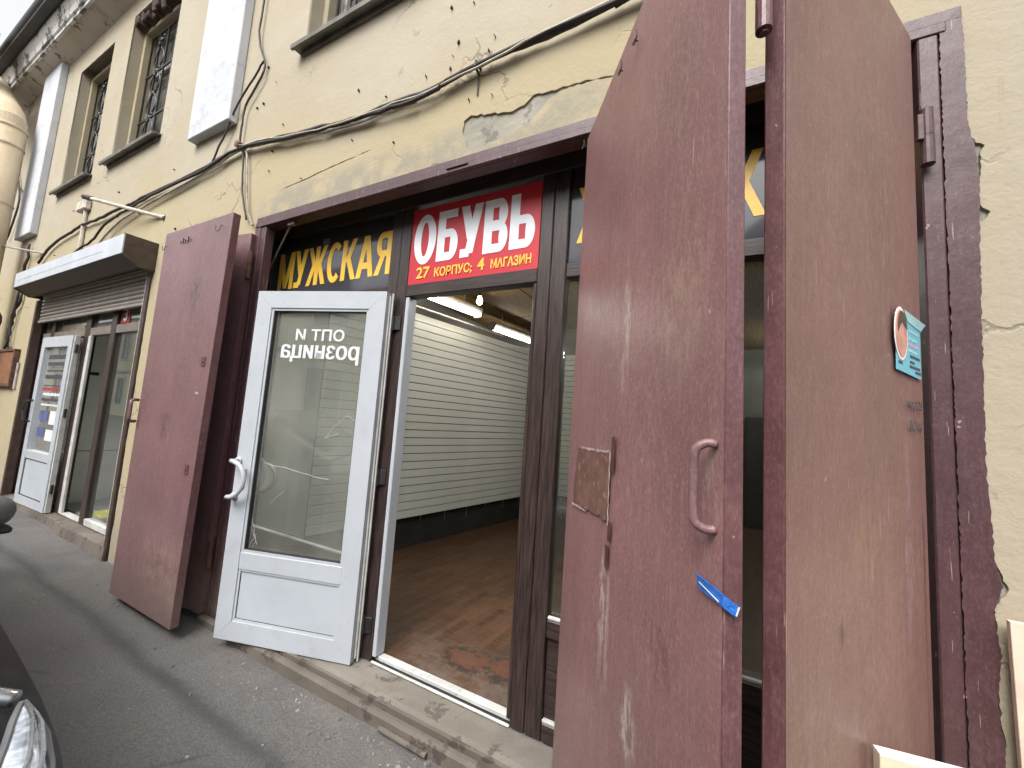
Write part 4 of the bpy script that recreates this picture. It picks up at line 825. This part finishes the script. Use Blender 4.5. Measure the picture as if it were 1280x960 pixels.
m = MB(); m.box(0.10, w2 - 0.10, -0.04, -0.034, 0.59, h2 - 0.12); m.build('glass_pane', GLASS_DOOR, D2)
m = MB(); m.box(0.11, w2 - 0.11, -0.045, -0.012, 0.10, 0.49); m.build('lower_panel', PVC_PANEL, D2)
m = MB(); miter(m, (0.10, w2 - 0.10, 0.09, 0.50), (0.11, w2 - 0.11, 0.10, 0.49), -0.03, -0.008); m.build('gasket', GASKET, D2)
m = MB(); m.box(-0.022, -0.002, -0.055, -0.01, 0.0, h2, 0.003); m.build('door_edge', PVC_GREY, D2)
for z in (0.2, 1.0, 1.7):
    m = MB(); m.tube([(-0.03, -0.03, z), (-0.03, -0.03, z + 0.09)], 0.012, 8); m.build('hinge', BLACK, D2)
m = MB(); m.tube([(w2 - 0.05, 0, 1.15), (w2 - 0.05, 0.05, 1.14), (w2 - 0.02, 0.06, 1.03), (w2 - 0.05, 0.05, 0.92), (w2 - 0.05, 0, 0.91)], 0.012, 8); m.build('handle', BLACK, D2)
rnd = random.Random(8)
for (z, mt, hgt) in ((1.66, INK, 0.05), (1.58, INK, 0.04), (1.50, INK, 0.02), (1.43, INK, 0.045), (1.33, INK, 0.012), (1.29, INKRED, 0.035), (1.23, ETCH, 0.03), (1.17, INK, 0.03), (1.11, ETCH, 0.02)):
    m = MB(); x = 0.16
    while x < w2 - 0.17:
        w = rnd.uniform(0.03, 0.09); m.box(x, min(x + w, w2 - 0.15), -0.0335, -0.0325, z - hgt / 2, z + hgt / 2); x += w + 0.012
    m.build('print_line', mt, D2)
for (a, b, z0, z1, mt) in ((0.16, 0.38, 0.90, 1.05, ETCH), (0.44, 0.58, 0.92, 1.04, INKBLUE), (0.60, 0.68, 0.93, 1.04, INKBLUE), (0.46, 0.68, 0.75, 0.86, INKBLUE), (0.18, 0.42, 0.72, 0.84, ETCH)): m = MB(); m.box(a, b, -0.0335, -0.0325, z0, z1); m.build('print_block', mt, D2)
# sticker 3
st = thing('number_sticker', 'red sticker with a white figure 3 on the far shop transom', 'sticker', (-5.25, 0.1, 2.17)); A = At(st)
m = MB(); m.box(-5.37, -5.17, 0.102, 0.105, 2.155, 2.33); A.part('sheet', m, INKRED)
mb = MB(); mesh_to_mb(mb, text_mesh('3', -5.31, -5.225, 2.175, 2.31, 0.1005, 0.0008, 0.02)); A.part('lettering', mb, WHITE_VINYL)
# shutter
sh = thing('roller_shutter', 'roller shutter with bright aluminium front box and brown end cap over the far shop', 'shutter', (-6.0, -0.05, 2.3)); A = At(sh)
xs0, xs1 = -7.49, -4.48
pf = [(-0.235, 2.625), (-0.235, 2.795), (-0.002, 2.80), (-0.002, 2.565), (-0.11, 2.555)]
m = MB(); m.prism([(xs0, y, z) for y, z in ((-0.236, 2.63), (-0.2375, 2.798), (-0.228, 2.802), (-0.228, 2.632))], (xs1 - xs0, 0, 0)); m.box(xs0, -4.9, -0.2385, -0.2376, 2.70, 2.703); A.part('front_panel', m, ALU)
m = MB(); m.prism([(xs0 + 0.003, y, z) for y, z in ((-0.2275, 2.630), (-0.2275, 2.799), (-0.002, 2.803), (-0.002, 2.60), (-0.08, 2.56), (-0.11, 2.556))], (xs1 - xs0 - 0.02, 0, 0)); A.part('box_body', m, BROWNBOX)
m = MB(); m.prism([(xs1 - 0.016, y, z) for y, z in ((-0.236, 2.622), (-0.236, 2.806), (-0.0015, 2.81), (-0.0015, 2.555), (-0.11, 2.55))], (0.016, 0, 0)); A.part('end_cap', m, BROWNBOX)
m = MB(); m.prism([(xs0 - 0.014, y, z) for y, z in ((-0.236, 2.622), (-0.236, 2.806), (-0.0015, 2.81), (-0.0015, 2.555), (-0.11, 2.55))], (0.016, 0, 0)); A.part('end_cap', m, BROWNBOX)
slm = MB(); slm.prism([(-7.56, y, z) for y, z in ((0.004, 0.0), (-0.008, 0.012), (-0.010, 0.022), (-0.006, 0.034), (0.004, 0.043), (0.012, 0.043), (0.012, 0.0))], (2.98, 0, 0)); slm = slm.mesh('slat', SHUTTER)
for k in range(7):
    o = obj('slat', slm, sh); o.location = A.inv @ Vector((0, 0.03, 2.295 + 0.046 * k))
m = MB(); m.box(-7.56, -4.58, 0.012, 0.046, 2.262, 2.2935, 0.003); A.part('bottom_bar', m, SHUTTER)
for x0, x1 in ((-7.63, -7.575), (-4.575, -4.515)):
    m = MB(); m.box(x0, x1, -0.018, 0.06, 0.07 if x0 < -6 else 0.035, 2.548, 0.004); A.part('guide_rail', m, BROWNBOX)
m = MB(); m.box(-4.60, -4.577, -0.012, 0.05, 0.2, 2.54, 0.003); A.part('guide_rail', m, PVC_GREY)
# step
stp = MB(); edge = rough([(-7.8, 0.0), (-6.6, -0.005), (-5.9, 0.0), (-5.55, -0.025), (-5.1, -0.012), (-4.54, -0.02), (-4.535, 0.06)], 0.05, 0.009, seed=14); nrm = []
top = [(x, y, 0.148) for x, y in edge]; b_ = [(x, y - 0.012, gz(x) - 0.04) for x, y in edge]; bk = [(x, 0.2, 0.16) for x, y in edge]
for i in range(len(edge) - 1): stp.poly([top[i], top[i + 1], bk[i + 1], bk[i]]); stp.poly([b_[i], b_[i + 1], top[i + 1], top[i]])
stp.bm.verts.index_update()
tag(stp.build('door_step', RAILSTEEL), 'worn concrete step with broken edge below the far shop front', 'step')
m = MB(); m.box(-8.2, -4.0, 0.20, 2.2, 0.10, 0.158); struct('far_shop_floor', m, simple('grey_floor', (0.42, 0.41, 0.39), 0.5, dirt=0.3))
m = MB(); m.box(-8.3, -8.2, 0.37, 2.3, 0.1, 2.9); m.box(-4.0, -3.9, 0.37, 2.3, 0.1, 2.9); m.box(-8.2, -4.0, 2.2, 2.3, 0.1, 2.9); m.box(-8.2, -4.0, 0.37, 2.3, 2.8, 2.9); struct('far_shop_wall', m, PALEWALL)
m = MB(); m.box(-6.66, -6.60, 0.15, 2.1, 0.159, 2.6, 0.004); pp = m.build('partition', PALEWALL); tag(pp, 'pale partition board just inside the far shop doorway', 'partition')
m = MB(); m.box(-6.599, -6.585, 0.26, 0.36, 1.65, 1.685, 0.003); m.box(-6.599, -6.595, 0.17, 1.2, 0.75, 0.757); m.box(-6.599, -6.56, 0.40, 0.45, 1.385, 1.415, 0.006); tag(m.build('door_fittings', BLACK), 'black latch and handle on the pale partition in the far shop', 'handle')
m = MB(); m.grid(lambda u, v: Vector((-5.9 + 0.85 * u, 0.26 + 0.45 * v, 0.166 + 0.03 * abs(mnoise.noise((u * 5, v * 5, 2))) + 0.01 * mnoise.noise((u * 15, v * 15, 2)))), 20, 12); tag(m.build('cloth', YELLOWCLOTH, None, True), 'crumpled yellow cloth on the floor inside the far shop', 'cloth')

# ------------------------------------------------------------------ cables and fittings on the wall
def cable(label, pts, r, mat, seed, jit=0.006, n=7, k=4):
    m = MB(); m.tube(smooth_path(pts, k, jit, seed), r, n); o = m.build('cable', mat, None, True); tag(o, label, 'cable', 'cables along the facade'); return o
y_ = -0.03
P1 = [(-0.34, 3.243), (-0.39, 3.249), (-0.66, 3.225), (-0.909, 3.231), (-1.14, 3.223), (-1.396, 3.194), (-1.69, 3.209), (-2.022, 3.214), (-2.41, 3.269), (-3.063, 3.352), (-3.277, 3.374), (-3.859, 3.343), (-4.291, 3.331), (-4.931, 3.325), (-5.19, 3.314), (-5.494, 3.324), (-5.915, 3.308), (-6.391, 3.322), (-6.719, 3.293), (-7.203, 3.252), (-7.584, 3.154), (-7.772, 3.052)]
cable('thickest black cable running the whole length of the facade above the gates', [(1.6, y_, 3.30), (0.6, y_, 3.27)] + [(x, y_, z) for x, z in P1], 0.014, CABLE, 1)
cable('black cable twisted along the thick one, ending on the shutter box', [(x, y_ - 0.016, z) for x, z in [(1.6, 3.29), (0.4, 3.25), (-1.139, 3.209), (-1.365, 3.159), (-1.684, 3.167), (-2.019, 3.197), (-2.665, 3.269), (-3.274, 3.36), (-3.725, 3.317), (-4.268, 3.303), (-4.817, 3.285), (-5.239, 3.248), (-5.454, 3.222), (-5.695, 3.179), (-5.981, 3.058), (-6.26, 3.028), (-6.756, 2.92), (-7.134, 2.87)]], 0.011, CABLE, 2)
cable('pale grey cable sagging below the black bundle', [(x, y_ - 0.004, z) for x, z in [(-1.5, 3.155), (-1.9, 3.172), (-2.4, 3.228), (-3.0, 3.33), (-3.3, 3.35), (-3.8, 3.30), (-4.4, 3.25), (-5.0, 3.21), (-5.4, 3.16), (-5.9, 2.98), (-6.3, 2.90), (-6.6, 2.84)]], 0.009, CABLE_GREY, 3)
cable('pale thin cable running just above the thick black one', [(x, y_ - 0.022, z) for x, z in [(1.6, 3.31), (0.3, 3.262), (-0.6, 3.235), (-1.0, 3.20), (-1.4, 3.168), (-1.75, 3.185), (-2.2, 3.21), (-2.7, 3.29), (-3.27, 3.385)]], 0.005, BONE, 29)
cable('thin dark cable hanging down beside the white pilaster', [(x, y_, z) for x, z in [(-3.245, 6.0), (-3.236, 4.628), (-3.228, 4.295), (-3.092, 4.001), (-3.175, 3.859), (-3.286, 3.736), (-3.297, 3.552), (-3.295, 3.38)]], 0.0075, CABLE, 4)
cable('thin dark cable branching left under the white pilaster', [(x, y_ - 0.01, z) for x, z in [(-3.10, 4.03), (-3.15, 3.98), (-3.372, 3.779), (-3.538, 3.522), (-3.648, 3.36)]], 0.007, CABLE, 5)
cable('left of two dark cables dropping to the left corner of the steel lintel', [(x, y_ + 0.005, z) for x, z in [(-3.297, 3.37), (-3.236, 3.337), (-3.20, 3.15), (-3.168, 2.999), (-3.062, 2.765)]], 0.0065, CABLE, 6, 0.003)
cable('right of two dark cables dropping to the left corner of the steel lintel', [(x, y_ + 0.002, z) for x, z in [(-3.25, 3.36), (-3.17, 3.30), (-3.102, 2.984), (-3.036, 2.80), (-2.96, 2.70)]], 0.0065, CABLE_GREY, 7, 0.003)
cable('thin dark wire looping beside the ochre downpipe', [(x, y_, z) for x, z in [(-9.70, 4.78), (-9.29, 4.232), (-9.426, 3.818), (-9.563, 3.652)]], 0.012, CABLE, 8)
cable('tangled black cables dropping to the brown notice board', [(x, y_, z) for x, z in [(-8.323, 3.396), (-8.291, 3.165), (-8.409, 2.899), (-8.216, 2.635), (-8.402, 2.485), (-8.42, 2.343), (-8.49, 2.225), (-8.457, 2.004), (-8.25, 1.93)]], 0.016, CABLE, 9, 0.02)
cable('second strand of black cable above the brown notice board', [(x, y_ - 0.02, z) for x, z in [(-8.25, 2.75), (-8.30, 2.5), (-8.36, 2.3), (-8.34, 2.1), (-8.45, 1.95)]], 0.014, CABLE, 19, 0.02)
cable('bundle of cable ends lying on the shutter box', [(-6.2, -0.05, 2.86), (-6.5, -0.06, 2.83), (-6.75, -0.05, 2.87), (-7.0, -0.08, 2.835), (-7.25, -0.06, 2.85), (-7.4, -0.10, 2.82)], 0.014, CABLE, 10, 0.012)
m = MB(); m.tube([(-1.105, 0.0, 3.225), (-1.105, -0.05, 3.232), (-1.105, -0.055, 3.20), (-1.105, -0.01, 3.185)], 0.007, 6); m.tube([(-1.105, -0.012, 3.185), (-1.11, -0.006, 3.08)], 0.004, 5); tag(m.build('cable_clip', BLACK), 'black clip holding the thick cable above the red sign', 'clip')
m = MB(); m.obox((-3.27, -0.045, 3.395), (0.06, 0.04, 0.05), Matrix.Rotation(0.5, 3, 'Y'), 0.008); tag(m.build('cable_joint', RUSTY), 'rusty joint where the hanging cables meet the main bundle', 'joint')
m = MB(); m.tube([(-4.475, 0.0, 3.06), (-5.5, -0.215, 3.34)], 0.017, 8); rd = thing('iron_rod', 'pale iron rod with dark tip sticking out of the wall above the left gate', 'rod', (-4.475, 0, 3.06)); At(rd).part('shaft', m, BONE)
m = MB(); m.tube([(-5.50, -0.215, 3.34), (-5.62, -0.24, 3.372)], 0.024, 8); At(rd).part('tip', m, CABLE); m = MB(); m.tube([(-4.47, 0.003, 3.06), (-4.475, -0.006, 3.0605)], 0.03, 10); At(rd).part('plate', m, STEEL)
m = MB(); m.tube([(-7.735, 0.0, 3.188), (-8.7, -0.2, 3.355)], 0.013, 7); tag(m.build('iron_rod', CABLE_GREY), 'thin grey iron rod sticking out of the wall above the shutter box left end', 'rod')
m = MB(); m.tube([(-9.295, 0.0, 4.377), (-10.4, -0.1, 4.92)], 0.012, 6); tag(m.build('iron_rod', CABLE), 'thin dark iron rod behind the ochre downpipe', 'rod')
jb = thing('junction_box', 'small pale junction box with conduit down to the shutter box', 'box', (-6.45, -0.03, 3.5)); A = At(jb); m = MB(); m.box(-6.60, -6.34, -0.06, -0.001, 3.50, 3.62, 0.012); A.part('cover', m, BONE); m = MB(); m.tube([(-6.42, -0.02, 3.50), (-6.40, -0.02, 2.82)], 0.02, 8); A.part('conduit', m, BONE)
nb = thing('notice_board', 'brown framed notice board on the wall at the far left edge', 'notice board', (-8.25, -0.03, 1.5)); A = At(nb); m = MB(); m.box(-8.75, -7.98, -0.04, -0.001, 1.475, 1.905, 0.008); A.part('panel', m, NOTICE)
m = MB(); m.box(-8.77, -7.95, -0.055, -0.0005, 1.905, 1.935, 0.004); m.box(-8.77, -7.95, -0.055, -0.0005, 1.445, 1.474, 0.004); m.box(-7.979, -7.95, -0.055, -0.0005, 1.4745, 1.9045, 0.004); A.part('frame', m, RUSTY)
m = MB(); m.ball((-8.75, -0.12, 2.33), 0.12, 2, (0.7, 0.5, 1.2)); m.ball((-8.70, -0.12, 2.22), 0.09, 2, (0.6, 0.5, 1.3)); tag(m.build('cloth_bag', CLOTHPURPLE, None, True), 'dark purple cloth bag hanging on the wall above the notice board', 'bag')
m = MB(); m.box(-7.93, -7.87, -0.02, -0.001, 1.42, 1.76, 0.004); tag(m.build('wall_plate', CABLE_GREY), 'narrow grey plate on the wall beside the far shop', 'plate')

# downpipe with swan neck
dp = thing('downpipe', 'wide ochre rainwater pipe with angled elbow at the far left of the facade', 'pipe', (-8.55, -0.38, 0.15)); A = At(dp)
px_, py_, pr_ = -8.74, -0.33, 0.175
m = MB(); m.tube([(px_, py_, 0.2), (px_, py_, 1.7), (px_, py_, 3.0), (px_, py_, 5.02)], pr_, 28); A.part('shaft', m, OCHRE, None, True)
for z in (4.98, 4.72, 3.9, 2.6, 1.3):
    m = MB(); m.tube([(px_, py_, z), (px_, py_, z + 0.025)], pr_ + 0.008, 28); A.part('collar', m, OCHRE)
m = MB(); m.tube([(px_, py_, 4.98), (px_ - 0.02, py_, 5.10), (px_ - 0.16, py_ - 0.01, 5.27), (px_ - 0.9, py_ - 0.03, 5.80), (px_ - 1.3, py_ - 0.03, 6.1)], 0.165, 28); A.part('elbow', m, OCHRE)
m = MB(); m.prism([(px_ - 0.9, -0.9, 6.12), (px_ - 0.9, -0.9, 6.32), (px_ - 0.9, -0.5, 6.42), (px_ - 0.9, -0.5, 6.22)], (0.55, 0, 0)); A.part('hopper', m, OCHRE)

# ------------------------------------------------------------------ parked car
def car():
    root = thing('parked_car', 'black parked car, its front corner with headlight and dark wing mirror at the lower left', 'car', (-3.1, -1.98, 0)); A = At(root); root.location = (-3.1, -1.98, 0)
    yc, hw = -1.98, 0.90
    # stations: x, half width at belt, z low, z belt, z top, half width at top
    st_ = [(-0.86, 0.55, 0.28, 0.45, 0.55, 0.50), (-0.95, 0.77, 0.22, 0.54, 0.66, 0.66), (-1.10, 0.85, 0.20, 0.62, 0.735, 0.74), (-1.35, 0.885, 0.20, 0.67, 0.79, 0.77), (-1.7, 0.895, 0.20, 0.70, 0.86, 0.77), (-2.2, 0.90, 0.20, 0.76, 0.93, 0.77), (-2.6, 0.90, 0.20, 0.80, 0.98, 0.76), (-3.0, 0.90, 0.20, 0.84, 1.0, 0.74), (-3.8, 0.90, 0.20, 0.87, 1.0, 0.74), (-4.4, 0.89, 0.20, 0.88, 1.0, 0.73), (-4.9, 0.86, 0.24, 0.88, 0.98, 0.70), (-5.2, 0.78, 0.30, 0.80, 0.92, 0.62), (-5.3, 0.66, 0.38, 0.68, 0.82, 0.52)]
    rows = []
    m = MB()
    for (x, w, zl, zb_, zt, wt) in st_:
        half = [(w * 0.90, zl), (w * 0.985, zl + 0.08), (w, (zl + zb_) / 2), (w * 0.995, zb_ - 0.03), (w * 0.955, zb_ + 0.03), (wt, zt - 0.03), (wt * 0.6, zt), (0, zt + 0.015)]
        ring = [(x, yc + a, z) for a, z in half] + [(x, yc - a, z) for a, z in half[-2::-1]]
        rows.append([m.bm.verts.new(p) for p in ring])
    for a, b in zip(rows, rows[1:]):
        for k in range(len(a) - 1): m.bm.faces.new((a[k], a[k + 1], b[k + 1], b[k]))
        m.bm.faces.new((a[-1], a[0], b[0], b[-1]))
    m.bm.faces.new(rows[0]); m.bm.faces.new(rows[-1][::-1])
    body = A.part('body', m, CARBLACK, None, True); md = body.modifiers.new('sub', 'SUBSURF'); md.levels = 2; md.render_levels = 2
    # cabin
    m = MB(); cs = [(-2.45, 0.72, 0.97, 0.97), (-3.15, 0.66, 0.97, 1.40), (-3.6, 0.64, 0.97, 1.46), (-4.2, 0.63, 0.97, 1.45), (-4.7, 0.64, 0.97, 1.33), (-5.15, 0.66, 0.93, 0.95)]; rows = []
    for (x, w, zl, zt) in cs:
        ring = [(x, yc + 0.80, zl), (x, yc + w + 0.02, zl + (zt - zl) * 0.8 + 0.005), (x, yc + w - 0.1, zt + 0.006), (x, yc, zt + 0.03), (x, yc - w + 0.1, zt + 0.006), (x, yc - w - 0.02, zl + (zt - zl) * 0.8 + 0.005), (x, yc - 0.80, zl)]
        rows.append([m.bm.verts.new(p) for p in ring])
    for a, b in zip(rows, rows[1:]):
        for k in range(6): m.bm.faces.new((a[k], a[k + 1], b[k + 1], b[k]))
    cab = A.part('cabin', m, CARBLACK, None, True); md = cab.modifiers.new('sub', 'SUBSURF'); md.levels = 2; md.render_levels = 2
    def offs(a, b, c, d, name, mat, e=0.012):
        p = [Vector(q) for q in (a, b, c, d)]; n = (p[1] - p[0]).cross(p[3] - p[0]).normalized()
        mm = MB(); mm.prism([q + n * e for q in p], n * 0.004); return A.part(name, mm, mat)
    offs((-2.55, yc - 0.62, 1.02), (-2.55, yc + 0.62, 1.02), (-3.1, yc + 0.55, 1.38), (-3.1, yc - 0.55, 1.38), 'windshield', CARGLASS, 0.02)
    for s in (1, -1):
        q = [(-2.75, yc + s * 0.80, 1.02), (-3.85, yc + s * 0.80, 1.02), (-3.75, yc + s * 0.70, 1.36), (-3.2, yc + s * 0.70, 1.34)]; q2 = [(-3.92, yc + s * 0.80, 1.02), (-4.75, yc + s * 0.79, 1.02), (-4.5, yc + s * 0.71, 1.32), (-3.85, yc + s * 0.70, 1.36)]
        for w in (q, q2): mm = MB(); mm.prism(w, (0, s * 0.012, 0)); A.part('side_window', mm, CARGLASS)
        # wing mirror
        mm = MB(); mm.ball((-3.0, yc + s * 1.0, 0.845), 0.10, 3, (0.75, 1.05, 0.85)); mm.tube([(-2.98, yc + s * 0.85, 0.80), (-2.99, yc + s * 0.95, 0.80)], 0.03, 8); mr = A.part('wing_mirror', mm, CARGREY, None, True)
        mm = MB(); mm.box(-3.05, -2.95, yc + s * 1.0 - 0.095, yc + s * 1.0 + 0.095, 0.745, 0.775, 0.012, 2); A.part('mirror_foot', mm, TYRE, mr)
        # wheel arches and wheels
        for x in (-1.75, -4.35):
            mm = MB(); mm.tube([(x, yc + s * 0.66, 0.315), (x, yc + s * 0.70, 0.315), (x, yc + s * 0.885, 0.315), (x, yc + s * 0.905, 0.315)], 0.31, 32, radii=[0.29, 0.315, 0.315, 0.29]); wh = A.part('wheel', mm, TYRE)
            mm = MB(); mm.tube([(x, yc + s * 0.88, 0.315), (x, yc + s * 0.908, 0.315)], 0.21, 24)
            for k in range(5): mm.obox((x + 0.11 * cos(k * 2 * pi / 5), yc + s * 0.91, 0.315 + 0.11 * sin(k * 2 * pi / 5)), (0.19, 0.014, 0.05), Matrix.Rotation(-k * 2 * pi / 5, 3, 'Y'), 0.004)
            A.part('rim', mm, CHROME, wh)
        # headlight: a leaf-shaped lens sweeping back along the fender
        mm = MB(); L0 = [(-1.30, 0.785, 0.757), (-1.25, 0.765, 0.757), (-1.16, 0.735, 0.745), (-1.06, 0.69, 0.715), (-0.97, 0.61, 0.67), (-0.91, 0.50, 0.62)]; L1 = [(-1.30, 0.79, 0.752), (-1.20, 0.80, 0.735), (-1.10, 0.79, 0.705), (-1.02, 0.75, 0.67), (-0.95, 0.68, 0.62), (-0.88, 0.56, 0.56)]
        def lens(u, v):
            i = min(int(u * 5), 4); f = u * 5 - i
            a = Vector(L0[i]).lerp(Vector(L0[i + 1]), f); b = Vector(L1[i]).lerp(Vector(L1[i + 1]), f); p = a.lerp(b, v); bulge = 0.035 * sin(pi * v) * sin(pi * min(1, u + 0.12))
            return Vector((p.x + bulge * 0.35, yc + s * (p.y + bulge * 0.2), p.z + bulge * 0.5 + 0.004))
        mm.grid(lens, 20, 8); hl = A.part('headlight', mm, LENS, None, True)
        for v in (0.0, 0.38, 0.66, 1.0):
            mm = MB(); mm.tube([lens(u / 14, v) + Vector((0.002, s * 0.003, 0.003)) for u in range(15)], 0.006 if v in (0, 1) else 0.0035, 6); A.part('headlight_rim', mm, CHROME if v not in (0, 1) else CARGREY, hl)
    mm = MB(); mm.tube([(-1.31, yc + 0.78, 0.772), (-1.37, yc + 0.74, 0.785), (-1.42, yc + 0.6, 0.815), (-1.40, yc + 0.3, 0.83), (-1.39, yc, 0.835), (-1.40, yc - 0.3, 0.83), (-1.42, yc - 0.6, 0.815), (-1.40, yc - 0.74, 0.79), (-1.36, yc - 0.80, 0.765)], 0.016, 8); A.part('chrome_strip', mm, CHROME, None, True)
    mm = MB(); mm.box(-0.93, -0.855, yc - 0.42, yc + 0.42, 0.32, 0.46, 0.02, 2); A.part('grille', mm, GASKET)
car()

# ------------------------------------------------------------------ house across the street (seen in the glass)
ob = thing('opposite_building', 'yellow house across the street, seen only reflected in the shop glass', 'building', (-4, -9.5, 0)); A = At(ob)
YW = simple('yellow_ochre_render', (0.70, 0.62, 0.43), 0.85, var=0.12, scale=2, dirt=0.25)
m = MB(); m.box(-70, 10, -10.5, -9.5, -0.1, 6.4); A.part('wall', m, YW)
m = MB(); m.box(-70, 10, -9.499, -9.36, 3.0, 3.14, 0.01); m.box(-70, 10, -9.499, -9.2, 6.2, 6.42, 0.02); A.part('cornice', m, CORNICE)
m = MB(); m.prism([(-70, -9.1, 6.425), (-70, -9.1, 6.5), (-70, -15, 8.2), (-70, -15, 8.1)], (80, 0, 0)); A.part('roof', m, ROOF)
wf = MB(); wf.box(-0.62, 0.62, 0.001, 0.06, -0.08, 0.0, 0.01)
for a in ((-0.62, -0.5), (0.5, 0.62)): wf.box(a[0], a[1], 0.001, 0.05, 0.0, 1.7, 0.008)
wf.box(-0.62, 0.62, 0.001, 0.05, 1.701, 1.82, 0.008); wf.box(-0.03, 0.03, 0.003, 0.03, 0.0, 1.7); wf = wf.mesh('window', WHITEWASH)
pnm = MB().box(-0.5, 0.5, 0.0015, 0.006, 0.0, 1.7).mesh('pane', CARGLASS)
for i in range(18):
    for z in (0.9, 3.9):
        o = obj('window', wf, ob); o.location = A.inv @ Vector((-38 + 2.7 * i, -9.5, z)); obj('pane', pnm, o)

# ------------------------------------------------------------------ litter
m = MB(); rnd = random.Random(33)
for k in range(330):
    if k < 170: x = rnd.uniform(-2.4, -0.6); y = -0.07 - abs(rnd.gauss(0, 0.09))
    else: x = rnd.uniform(-5.5, 0.4); y = rnd.uniform(-1.4, -0.05)
    r = rnd.uniform(0.0018, 0.0055) if rnd.random() < 0.93 else rnd.uniform(0.006, 0.011)
    g = gz(x) + mnoise.noise((x * 1.1, y * 1.1, 0)) * 0.012 + mnoise.noise((x * 4, y * 4, 3)) * 0.005 - 0.012
    m.obox((x, y, g + r * 0.4), (r * rnd.uniform(1, 2.6), r * rnd.uniform(1, 2), r * rnd.uniform(0.6, 1.2)), Matrix.Rotation(rnd.uniform(0, 6), 3, 'Z') @ Matrix.Rotation(rnd.uniform(0, 1), 3, 'X'))
o = m.build('grit', simple('pale_grit', (0.20, 0.19, 0.17), 0.9, var=0.7, scale=2), None, kind='stuff')
